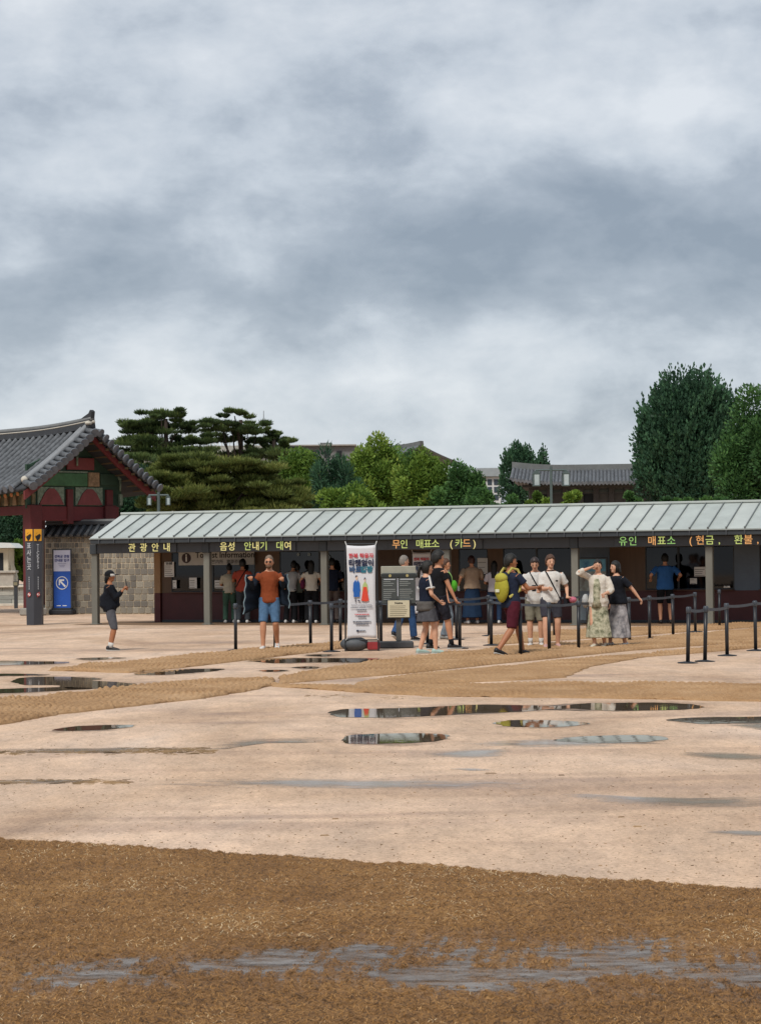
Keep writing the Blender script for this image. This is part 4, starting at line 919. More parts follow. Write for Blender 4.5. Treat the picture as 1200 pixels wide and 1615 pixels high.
QL = {'a': 'black queue post starting the belt line, next to the man in rust tee', 'b': 'black queue post hidden behind the legs of the man in rust tee', 'c': 'black queue post between the man in rust tee and the white banner', 'd': 'black queue post right beside the tall white banner frame', 'e': 'black queue post partly behind the edge of the tall white banner', 'f': 'black queue post between the white banner and the notice board', 'g': 'black queue post behind the girl in the grey skirt', 'h': 'black queue post just behind another, right of the teenagers', 'i': 'black queue post right of the teenagers, ahead of its twin', 'j': 'black queue post behind another, left of the yellow backpack', 'k': 'black queue post left of the man with yellow backpack', 'l': 'black queue post behind the front leg of the backpack man', 'm': 'black queue post in front of the two people in white tees', 'n': 'black queue post seen behind the person carrying pink flowers', 'o': 'black queue post left of the woman in green print dress', 'p': 'black queue post behind the shoulder bag of the woman in print dress', 'q': 'black queue post beside the woman in black blouse', 'r': 'black queue post second along the belt from the woman in black blouse', 's': 'black queue post third along the belt from the woman in black blouse', 't': 'black queue post at the office end of the belt beside blue-shirted visitor', 'u': 'black queue post standing against the office post at the staffed counter', 'v': 'leaning black queue post at the free end of the slanting belt line', 'w': 'leaning black queue post second from the free end of the slanting line', 'x': 'black queue post third along the slanting belt line on sand', 'y': 'black queue post fourth along the slanting belt line on sand', 'z': 'black queue post last along the slanting belt line on sand'}
QS = {}
for k, (px, py) in dict(a=(372, 1026), b=(434, 1024), c=(490, 1017), d=(523, 1028), e=(537, 1013), f=(601, 1020), g=(674, 1016), h=(720, 1009), i=(725, 1023), j=(771, 1003), k=(774.5, 1018), l=(821, 1034), m=(866, 1028), n=(874, 1005), o=(912, 1024), p=(926.5, 1000.5), q=(992.5, 1012.5), r=(1024, 1008), s=(1061, 1003), t=(1096, 997), u=(1134, 988.5), v=(1084, 1046), w=(1111, 1043.5), x=(1146, 1034.5), y=(1191, 1026.5), z=(1236, 1018)).items():
    QS[k] = post(px, py, QL[k], lean=random.gauss(0, .006) + (.03 if k in 'vw' else 0))
for a_, b_ in ['ac', 'ce', 'eh', 'hj', 'jn', 'np', 'df', 'fi', 'ik', 'km', 'mo', 'qr', 'rs', 'st', 'vw', 'wx', 'xy', 'yz', 'oq']: belt(QS[a_], QS[b_])
# ================================================================== lantern lamp posts
def lamp(px, Y, py_arm, span, py_lan0, py_lan1, label, top):
    b_ = P(px, py_arm, Y); s = Y / F; o = thing('street_lamp', label, 'lamp post', (b_.x, b_.y, 0), R(5), 'twin lantern lamp posts')
    h = b_.z; M_L = mat('lamp_green', '#4d5a58', .5, .1)
    MB().tube([(0, 0, 0), (0, 0, 1.0), (0, 0, h + top * s)], [.09, .055, .045], 10).build('pole', M_L, o)
    MB().tube([(-span * s, 0, h), (span * s, 0, h)], .03, 8).build('arm', M_L, o)
    hl = (py_lan1 - py_lan0) * s; z1 = h - (py_lan0 - py_arm) * s; w_ = hl * .27
    for sg in (-1, 1):
        x = sg * span * s * .96; z0 = z1 - hl
        ln = MB().tube([(x, 0, h), (x, 0, z1)], .014, 6).bbox(x - w_ * .8, x + w_ * .8, -w_ * .8, w_ * .8, z1 - hl * .1, z1 + .02, .01).bbox(x - w_ * .6, x + w_ * .6, -w_ * .6, w_ * .6, z1 + .02, z1 + .02 + hl * .12, .01).bbox(x - w_, x + w_, -w_, w_, z0, z0 + hl * .08, .01)
        for cx_ in (-1, 1):
            for cy_ in (-1, 1): ln.box(x + cx_ * w_ * .85 - .012, x + cx_ * w_ * .85 + .012, cy_ * w_ * .85 - .012, cy_ * w_ * .85 + .012, z0, z1)
        lo = ln.build('lantern', M_L, o)
        MB().box(x - w_ * .72, x + w_ * .72, -w_ * .72, w_ * .72, z0 + hl * .09, z1 - hl * .11).build('lantern_glass', mat('lantern_glass', '#a9b5b5', .3, .1), lo)
lamp(250.5, 66, 781, 15.5, 784, 797, 'small twin lantern lamp post beside the gate roof corner', 5)
lamp(868.5, 74, 741.5, 24.5, 746, 767, 'tall twin lantern lamp post in front of the far hall roof', 6)
lamp(704, 96, 768, 7, 770, 783, 'short twin lantern lamp post half hidden in the green trees', 4)
# ================================================================== trees
def unit(n):
    v = rng.normal(size=(n, 3)); return v / np.linalg.norm(v, axis=1, keepdims=True)
def leaves(pts, size, up=0.3, asp=0.55, dirs=None):
    """one small folded rhombus (2 triangles) per point"""
    n = len(pts); d = unit(n) if dirs is None else dirs + 0.35 * unit(n)
    d[:, 2] += up; d /= np.linalg.norm(d, axis=1, keepdims=True)
    s = unit(n); s -= (s * d).sum(1, keepdims=True) * d; s /= np.linalg.norm(s, axis=1, keepdims=True)
    L_ = (size * (0.6 + 0.8 * rng.random(n)))[:, None]
    a = pts - d * L_ * 0.5; b = pts + s * L_ * asp * 0.5; c = pts + d * L_ * 0.5; e_ = pts - s * L_ * asp * 0.5
    v = np.stack([a, b, c, e_], 1).reshape(-1, 3); k = np.arange(n) * 4
    f = np.stack([np.stack([k, k + 1, k + 2], 1), np.stack([k, k + 2, k + 3], 1)], 1).reshape(-1, 3)
    return v, f
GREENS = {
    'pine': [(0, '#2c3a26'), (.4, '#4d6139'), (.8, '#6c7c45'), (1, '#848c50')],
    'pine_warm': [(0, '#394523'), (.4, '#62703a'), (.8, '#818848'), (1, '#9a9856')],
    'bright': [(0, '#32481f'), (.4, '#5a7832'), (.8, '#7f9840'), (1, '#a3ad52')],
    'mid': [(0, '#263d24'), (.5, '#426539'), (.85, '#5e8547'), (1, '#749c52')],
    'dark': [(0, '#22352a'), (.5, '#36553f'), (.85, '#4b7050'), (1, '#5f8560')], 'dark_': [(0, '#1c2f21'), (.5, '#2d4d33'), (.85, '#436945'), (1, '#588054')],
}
BARK = mat('bark', '#332a24', .9, .25, 6, .4, 30)
def trunk_mesh(base, top, r, limbs):
    m = MB(); b = Vector(base); t_ = Vector(top); pts = []
    for i in range(7):
        u = i / 6; p = b.lerp(t_, u) + Vector((fbm(u * 3, b.x, 1.0), fbm(u * 3, b.y, 1.0), 0)) * .25 * u * (1 - .3 * u); pts.append(p)
    m.tube(pts, [r * (1.15 - .75 * i / 6) for i in range(7)], 8)
    for l in limbs:
        l = Vector(l); u = random.uniform(.45, .9); s = pts[int(u * 6)]; md = s.lerp(l, .5) + Vector((0, 0, .1))
        m.tube([s, md, l], [r * .42, r * .28, r * .1], 6)
    return m
def tree(name, label, px, Y, top, bot, wpx, kind, n=15000, lsize=.16, clumps=40, mode='leaf', group='trees behind the ticket office', dep=None, spread=1.0, base_z=0.0, flat=1.0):
    """crown drawn between photo rows top..bot around column px at distance Y"""
    s = Y / F; c_ = P(px, (top + bot) / 2, Y); rx = wpx * s / 2; rz = (bot - top) * s / 2; ry = dep or rx * .8
    o = thing(name, label, 'tree', (c_.x, c_.y, base_z), 0, group)
    cz = c_.z - base_z
    P_, T_, D_ = [], [], []
    cl = unit(clumps); rr = 0.35 + 0.62 * rng.random(clumps) ** .6; sd_ = random.uniform(0, 90); rr = rr * np.array([1 + .42 * mnoise.noise(Vector((c[0] * 1.7 + sd_, c[1] * 1.7, c[2] * 1.7))) for c in cl])
    ctr = cl * rr[:, None] * np.array([rx, ry, rz]) * .86 + np.array([0, 0, cz])
    br = (0.22 + 0.14 * rng.random(clumps)) * spread
    tin = rng.random(clumps)
    per = n // clumps
    for i in range(clumps):
        q = unit(per) * (0.35 + 0.65 * rng.random((per, 1)) ** .5)
        rad = br[i] * np.array([rx, ry, max(rz, rx * .6)]) * np.array([1, 1, flat])
        pt = ctr[i] + q * rad
        P_.append(pt); D_.append(q)
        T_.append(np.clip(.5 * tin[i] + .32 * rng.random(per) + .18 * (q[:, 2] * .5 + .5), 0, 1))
    pts = np.concatenate(P_); ti = np.concatenate(T_); dr = np.concatenate(D_)
    if mode == 'shoot':
        ns = n // 34; a = unit(ns * 2); a = a[a[:, 2] > -.55][:ns]; ns = len(a); a[:, :2] *= (1 + .22 * np.clip(a[:, 2:3], 0, 1))
        st = a * np.array([rx, ry, rz]) * (.66 + .22 * rng.random((ns, 1)) + .30 * np.array([[mnoise.noise(Vector((c[0] * 2.2 + sd_, c[1] * 2.2, c[2] * 2.2)))] for c in a])) + np.array([0, 0, cz]); up_ = a * .55 + np.array([0, 0, .8]) + .25 * unit(ns); up_ /= np.linalg.norm(up_, axis=1, keepdims=True)
        ln = (.4 + 1.0 * rng.random(ns) ** 1.6) * rx * .27
        tt = rng.random((ns, 18)); p2 = (st[:, None, :] + up_[:, None, :] * (ln[:, None] * tt)[..., None] + .085 * rx * .45 * rng.normal(size=(ns, 18, 3)) * (1.1 - tt)[..., None]).reshape(-1, 3)
        pts = np.concatenate([pts, p2]); ti = np.concatenate([ti, np.clip(.25 + .5 * np.repeat(rng.random(ns), 18) + .2 * tt.ravel(), 0, 1)]); dr = np.concatenate([dr, np.repeat(up_, 18, 0)])
    if mode == 'needle':
        v, f = leaves(pts, lsize * 1.25, up=.55, asp=.16, dirs=dr)
    else: v, f = leaves(pts, lsize, up=.25 if mode == 'leaf' else .6, dirs=dr)
    trunk_mesh((0, 0, 0), (0, 0, cz + rz * .25), max(.1, rx * .07), [tuple(ctr[i]) for i in range(0, clumps, max(1, clumps // 9))]).build('trunk', BARK, o, True)
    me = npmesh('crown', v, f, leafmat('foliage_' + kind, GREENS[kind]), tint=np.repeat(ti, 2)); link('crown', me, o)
    return o
def pine(label, px, Y, pads, kind='pine', trunk_px=None, base_py=None, n_pad=1500, lsize=.19):
    """layered pine: pads = (px, py, half width px, half height px) clouds of needles"""
    s = Y / F; tp = min(p[1] for p in pads); c_ = P(px, tp, Y)
    o = thing('pine_tree', label, 'tree', (c_.x, c_.y, 0), 0, 'trees behind the ticket office'); V, Fc, T = [], [], []; off = 0; limbs = []
    for (x, y, hw, hh) in pads:
        c2 = P(x, y, Y); c3 = np.array([c2.x - c_.x, random.uniform(-.8, .8), c2.z]); limbs.append(tuple(c3 - np.array([0, 0, hh * s * .5])))
        hw *= 1.15; k = max(6, int(hw / 2.6))
        for i in range(k):
            cc = c3 + np.array([rng.uniform(-1.05, 1.05) * hw * s, rng.uniform(-1, 1) * hw * s * .6, rng.uniform(-.8, .8) * hh * s])
            m_ = int(n_pad * hw / 40 / k * 3.2); q = unit(m_) * rng.random((m_, 1)) ** .45; q[:, 2] = np.where(q[:, 2] < 0, q[:, 2] * .55, q[:, 2])
            e_ = .5 + .9 * rng.random(); r_ = np.array([hw * s * .34 * e_, hw * s * .34 * e_, hh * s * .50 * e_]); pt = cc + q * r_
            v, f = leaves(pt, lsize, up=.75, asp=.17, dirs=q); V.append(v); Fc.append(f + off); off += len(v)
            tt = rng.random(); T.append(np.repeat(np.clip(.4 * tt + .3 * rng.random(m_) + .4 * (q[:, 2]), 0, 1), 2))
    trunk_mesh((0, 0, 0), (0, 0, c_.z - .2), .2, limbs).build('trunk', BARK, o, True)
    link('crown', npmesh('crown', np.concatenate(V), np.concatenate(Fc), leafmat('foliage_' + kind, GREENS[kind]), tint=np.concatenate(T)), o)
    return o
pine('broad layered dark pine rising beside the gate roof', 262, 92, [(255, 653, 34, 8), (222, 668, 28, 7), (288, 668, 36, 8), (250, 676, 46, 9), (206, 694, 26, 7), (255, 696, 50, 10), (305, 690, 26, 10), (235, 712, 40, 10), (285, 714, 44, 10), (250, 730, 50, 14), (215, 745, 36, 14), (290, 740, 44, 14), (240, 765, 40, 18)], n_pad=1700)
pine('slender pine with open crown and bare stem against the sky', 380, 94, [(372, 655, 22, 6), (352, 668, 20, 5), (390, 668, 24, 5), (368, 680, 36, 7), (404, 680, 20, 5), (350, 690, 22, 6), (392, 693, 16, 5)], n_pad=1300)
pine('leaning pine branch spreading low beside the museum roof', 432, 95, [(432, 684, 16, 5), (422, 693, 24, 6), (440, 700, 20, 6), (418, 710, 30, 9), (395, 722, 40, 12), (445, 716, 18, 7)], n_pad=1400)
pine('wide rounded olive-green pine just behind the office roof', 345, 79, [(330, 728, 60, 10), (285, 742, 48, 10), (375, 738, 56, 10), (420, 745, 40, 10), (262, 760, 34, 12), (320, 756, 60, 12), (390, 762, 60, 12), (440, 766, 36, 12), (280, 780, 50, 14), (350, 782, 60, 14), (420, 784, 50, 14), (300, 800, 60, 12), (380, 802, 66, 12), (450, 795, 34, 12)], 'pine_warm', n_pad=2100)
TB = [
    ('dark_tree', 'dark evergreen filling the gap right of the gate gable', 225, 88, 735, 845, 90, 'dark', 9000, 'leaf'),
    ('leafy_tree', 'light green tree between the olive pine and the dark conifer', 480, 84, 708, 845, 90, 'bright', 11000, 'leaf'),
    ('conifer_tree', 'dark blue-green conifer in the middle of the row', 532, 81, 716, 845, 84, 'dark', 12000, 'needle'),
    ('leafy_tree', 'bright green spreading tree below the pointed palace roof', 590, 86, 693, 845, 112, 'bright', 15000, 'leaf'),
    ('leafy_tree', 'yellow-green bushy tree beside the pointed palace roof', 668, 83, 716, 845, 104, 'bright', 14000, 'leaf'),
    ('leafy_tree', 'mid green bushy tree next to the white far building', 728, 82, 727, 845, 84, 'mid', 11000, 'leaf'),
    ('leafy_tree', 'low yellow-green tree in front of the dark conifer', 556, 78, 762, 845, 100, 'bright', 7000, 'leaf'),
    ('leafy_tree', 'small round dark tree at the left end of the far hall', 818, 126, 697, 815, 64, 'dark', 11000, 'shoot'),
    ('leafy_tree', 'small dark tree tucked beside the far hall wall', 852, 124, 710, 815, 36, 'dark', 6000, 'shoot'),
    ('leafy_tree', 'tall dense dark green tree with upright spiky shoots', 1087, 86, 592, 850, 176, 'dark', 62000, 'shoot'),
    ('leafy_tree', 'lighter green tree at the right edge beside the tall dark tree', 1196, 78, 626, 850, 144, 'mid', 28000, 'leaf'),
    ('leafy_tree', 'low bush in front of the white far building', 762, 80, 770, 845, 60, 'mid', 5000, 'leaf'),
    ('leafy_tree', 'dark tree seen below the gate eave', 18, 99, 770, 900, 110, 'dark', 12000, 'leaf'),
    ('leafy_tree', 'mid green tree filling the gap behind the light green tree', 470, 97, 712, 845, 110, 'mid', 9000, 'leaf'),
    ('leafy_tree', 'mid green tree behind the yellow-green bushy tree', 634, 98, 706, 845, 110, 'mid', 9000, 'leaf'),
    ('leafy_tree', 'mid green tree behind the bushy trees beside the white building', 706, 96, 726, 845, 110, 'bright', 9000, 'leaf'),
    ('dark_tree', 'dark hedge tree filling the corner between gate and office roof', 185, 84, 772, 850, 90, 'dark', 8000, 'leaf'),
]
for nm, lb, px, Y, tp, bt, wp, kd, n, md in TB:
    tree(nm, lb, px, Y, tp, bt, wp, kd, int(n * (1.7 if md == 'leaf' else 1.0)), lsize=.13 if md == 'leaf' else .14 if md == 'shoot' else .2, clumps=int(34 + n / 600), spread=1.12 if md == 'shoot' else 1.3, mode=md)
tree('leafy_shrub', 'bright shrub growing on the terrace by the kiosk', 26, 92, 852, 922, 60, 'bright', 7000, lsize=.17, clumps=32, base_z=.82)
for i, (px, tp, wp, kd, lb) in enumerate([(800, 775, 60, 'mid', 'low green shrub left of the tall lantern post'), (845, 774, 50, 'bright', 'low green shrub under the tall lantern post'), (905, 772, 56, 'bright', 'yellow-green shrub in front of the far hall doors'), (1000, 778, 50, 'mid', 'low shrub right of the far hall doors'), (1060, 776, 70, 'mid', 'shrub at the foot of the tall dark tree'), (1130, 774, 80, 'mid', 'shrub between the tall dark tree and its lighter neighbour')]):
    tree('leafy_shrub', lb, px, 76, tp, 830, wp, kd, 3200, lsize=.14, clumps=16, group='shrubs behind the office roof')
# ================================================================== far buildings
def tile_roof(o, L_, D, z0, z1, m_, rows, curve=.5, ridge=.5, name='roof'):
    """hip-free tiled roof: length L_ along x, eaves at y=-D..D, slopes sag, corners lift"""
    nu, nv = rows * 4, 10; mb = MB()
    for s in (-1, 1):
        vs = []
        for i in range(nu + 1):
            x = -L_ / 2 + L_ * i / nu; e_ = abs(2 * i / nu - 1); lf_ = curve * max(0, e_ - .35) ** 2 * 2.2; bmp = .11 * abs(math.sin(math.pi * i / 4))
            for j in range(nv + 1):
                v = j / nv; vs.append((x, s * D * v, z1 - (z1 - z0) * (1.25 * v - .25 * v * v) + lf_ * (.6 + .4 * v) + bmp))
        mb.add(vs, [(i * (nv + 1) + j, i * (nv + 1) + j + 1, (i + 1) * (nv + 1) + j + 1, (i + 1) * (nv + 1) + j) for i in range(nu) for j in range(nv)])
    r = mb.build(name, m_, o); r.modifiers.new('thick', 'SOLIDIFY').thickness = .12
    rings = []
    for i in range(31):
        x = -L_ / 2 + L_ * i / 30; e_ = abs(2 * i / 30 - 1); lf_ = curve * max(0, e_ - .35) ** 2 * 2.2 * .75
        rings.append([(x, -.22, z1 + lf_ - .05), (x, -.16, z1 + lf_ + ridge), (x, .16, z1 + lf_ + ridge), (x, .22, z1 + lf_ - .05)])
    MB().loft(rings).build('ridge', mat('ridge_far', '#5d5f5e', .7, .15), r)
    return r
FT = mat('far_tile', '#55585c', .6, .2, 3.0, col2='#6c6f73')
hp = P(940, 790, 112); hall = thing('palace_hall', 'long palace hall with ribbed grey tile roof behind the shrubs', 'hall', (hp.x, hp.y, 0), -R(6))
hs = 112 / F; hl_ = 264 * hs; ez = P(940, 762, 109).z; rz_ = P(940, 741, 112).z
MB().bbox(-hl_ / 2 + .9, hl_ / 2 - .9, -2.0, 2.0, 0, ez + .1, .02).build('wall', mat('hall_wall', '#55534f', .8, .2, 2.0), hall)
tile_roof(hall, hl_, 3.2, ez, rz_, FT, 46, .28, .28)
MB().box(-hl_ / 2 + .6, hl_ / 2 - .6, -2.6, 2.6, ez - .16, ez - .02).build('eave_board', mat('eave_brown', '#3c3a37', .8), hall)
for i in range(9):
    x = -hl_ / 2 + 1.2 + i * (hl_ - 2.4) / 8; MB().bbox(x - .14, x + .14, -2.16, -1.9, 0, ez - .1, .02).build('column', mat('hall_column', '#3f3c3a', .8), hall)
    if i < 8:
        x2 = x + (hl_ - 2.4) / 16; MB().box(x2 - .42, x2 + .42, -2.04, -1.99, 1.6, ez - .5).build('door', mat('hall_door' if i % 3 else 'hall_dark', '#45423e' if i % 3 else '#16181a', .8), hall)
        MB().box(x2 - .42, x2 + .42, -2.05, -2.0, ez - .42, ez - .3).build('lintel', mat('hall_lintel', '#3f4643', .8), hall)
pp = P(650, 735, 150); pe_ = P(665, 701, 150); pav = thing('palace_pavilion', 'dark curved palace roof peak rising above the green trees', 'pavilion', (pe_.x - 4.5 * math.cos(R(42)), pe_.y + 4.5 * math.sin(R(42)), 0), -R(42))
z0_, z1_ = P(700, 733, 150).z, P(650, 706, 150).z
tile_roof(pav, 9.0, 4.0, z0_, z1_, FT, 24, .3, .25); MB().bbox(-4.2, 4.0, -2.2, 2.2, 0, z0_ + .5, .02).build('wall', mat('hall_wall', '#6c6660'), pav)
mp_ = P(490, 800, 145); mus = thing('museum_building', 'grey stepped stone museum block behind the pines', 'building', (mp_.x, mp_.y, 0), 0)
def wpx(px, Y=145): return P(px, 800, Y).x - mp_.x
def hz(py, Y=145): return P(490, py, Y).z
M_MU = mat('museum_stone', '#6d6e6e', .85, .12, .8); M_MU2 = mat('museum_dark', '#5a5c5e', .8, .12, .8)
MB().bbox(wpx(425), wpx(560), 0, 8, 0, hz(704), .03).build('wall', M_MU, mus)
MB().bbox(wpx(428), wpx(475), -1.0, 0, 0, hz(709), .03).build('wall', M_MU2, mus)
MB().bbox(wpx(422), wpx(563), -.3, 8.2, hz(704), hz(701.5), .02).build('cornice', mat('museum_light', '#8d8a84', .8), mus)
MB().bbox(wpx(505), wpx(524), 1, 4, hz(701.5), hz(697), .03).build('roof_room', M_MU, mus)
for q in range(6): MB().box(wpx(432 + 20 * q), wpx(440 + 20 * q), -.04, .0, hz(722), hz(712)).build('window', M_DARK, mus)
mb2 = thing('museum_wing', 'pale museum wing with roof railing glimpsed between the pines', 'building', (mp_.x, mp_.y + 12, 0), 0)
q2 = lambda px: P(px, 800, 157).x - mp_.x
h2 = lambda py: P(380, py, 157).z
MB().bbox(q2(180), q2(450), 0, 6, 0, h2(714), .03).build('wall', mat('museum_pale', '#9a978f', .85, .1), mb2)
MB().bbox(q2(178), q2(452), -.4, 6, h2(714), h2(711), .02).build('cornice', mat('museum_white', '#b4b2ab', .8), mb2)
MB().bbox(q2(326), q2(440), .5, 6, h2(711), h2(702), .02).build('upper_storey', mat('museum_pale', '#9a978f'), mb2)
rl = MB(); rl.box(q2(326), q2(440), .45, .5, h2(693), h2(692))
for px in range(326, 441, 6): rl.box(q2(px), q2(px) + .05, .45, .5, h2(702), h2(693))
rl.build('railing', mat('museum_white', '#b4b2ab'), mb2)
MB().tube([(q2(415), 2, h2(711)), (q2(415), 2, h2(645))], [.07, .025], 6).build('antenna', mat('mast_grey', '#8a8f92', .5), mb2)
wp_ = P(772, 800, 160); wb = thing('office_building', 'small pale building with windows beyond the trees', 'building', (wp_.x, wp_.y, 0), 0)
k_ = 160 / F; zq = lambda py: P(772, py, 160).z
MB().bbox(-18 * k_, 18 * k_, 0, 5, 0, zq(752), .03).build('wall', mat('pale_wall', '#c3c5c4', .7, .05), wb)
MB().bbox(-20 * k_, 20 * k_, -.3, 5.2, zq(752), zq(738), .03).build('parapet', mat('parapet_grey', '#8d9497', .7, .08), wb)
for r in range(3):
    for c in range(3): MB().box((-13 + 10 * c) * k_, (-6 + 10 * c) * k_, -.03, 0, zq(765 + 12 * r), zq(756 + 12 * r)).build('window', mat('far_pane', '#3a444c', .2, .1), wb)
# ================================================================== people
SKIN = {'l': mat('skin_light', '#c99a7e', .55, .06, 8), 'm': mat('skin_mid', '#b98566', .55, .06, 8), 'd': mat('skin_tan', '#a06a4a', .55, .06, 8)}
def fab(nm, col, var=.10, **k): return mat('cloth_' + nm, col, .85, var, k.pop('scale', 7), .35, 35, spec=.15, **k)
HAIRB = mat('hair_black', '#15130f', .5, .2, 20, .5, 90); HAIRN = mat('hair_brown', '#4d3323', .55, .2, 20, .5, 90); HAIRG = mat('hair_grey', '#7b746c', .6, .2, 20, .5, 90)
REM = []
def remesh(mb, name, m, parent, vox, smooth=3, wob=0.0, extra=None):
    ob = bpy.data.objects.new(name, mb.mesh(name, None)); COL.objects.link(ob); ob.parent = parent
    r = ob.modifiers.new('r', 'REMESH'); r.mode = 'VOXEL'; r.voxel_size = vox; r.use_smooth_shade = True
    s = ob.modifiers.new('s', 'SMOOTH'); s.iterations = smooth; s.factor = .5
    REM.append((ob, m, wob, extra)); return ob
def finish_people():
    dg = bpy.context.evaluated_depsgraph_get()
    for ob, m, wob, extra in REM:
        me = bpy.data.meshes.new_from_object(ob.evaluated_get(dg)); ob.modifiers.clear(); old = ob.data; ob.data = me; bpy.data.meshes.remove(old)
        me.materials.clear(); me.materials.append(m)
        if wob:
            n = len(me.vertices); co = np.empty(n * 3, np.float32); no = np.empty(n * 3, np.float32); me.vertices.foreach_get('co', co); me.vertices.foreach_get('normal', no); co = co.reshape(-1, 3); no = no.reshape(-1, 3)
            sd = random.uniform(0, 50)
            d = np.array([mnoise.noise(Vector((c[0] * 9, c[1] * 9, c[2] * 5 + sd))) + .6 * mnoise.noise(Vector((c[0] * 22, c[1] * 22, c[2] * 16 + sd))) for c in co])
            me.vertices.foreach_set('co', (co + no * (d * wob)[:, None]).ravel()); me.update()
        if extra:
            bm = bmesh.new(); bm.from_mesh(me); t_ = bpy.data.meshes.new('t'); t_.from_pydata(extra.v, [], extra.f); bm.from_mesh(t_); bpy.data.meshes.remove(t_)
            bmesh.ops.recalc_face_normals(bm, faces=bm.faces)
            for f in bm.faces: f.smooth = True
            bm.to_mesh(me); bm.free()
def ik(a, t_, l1, l2, pole):
    a, t_, pole = Vector(a), Vector(t_), Vector(pole); d = t_ - a; L_ = min(d.length, (l1 + l2) * .998); d.normalize(); t_ = a + d * L_
    x = (l1 * l1 - l2 * l2 + L_ * L_) / (2 * L_); h = math.sqrt(max(0, l1 * l1 - x * x)); p = (pole - d * pole.dot(d)); p = p.normalized() if p.length > 1e-5 else Vector((0, 1, 0))
    return a + d * x + p * h, t_
def ellring(c, rx, ry, n=20, tw=0.0, fwd=(0, 1, 0)):
    return [(c[0] + rx * math.cos(a), c[1] + ry * math.sin(a), c[2]) for a in [2 * math.pi * k / n for k in range(n)]]
PG = 'visitors at the ticket office'
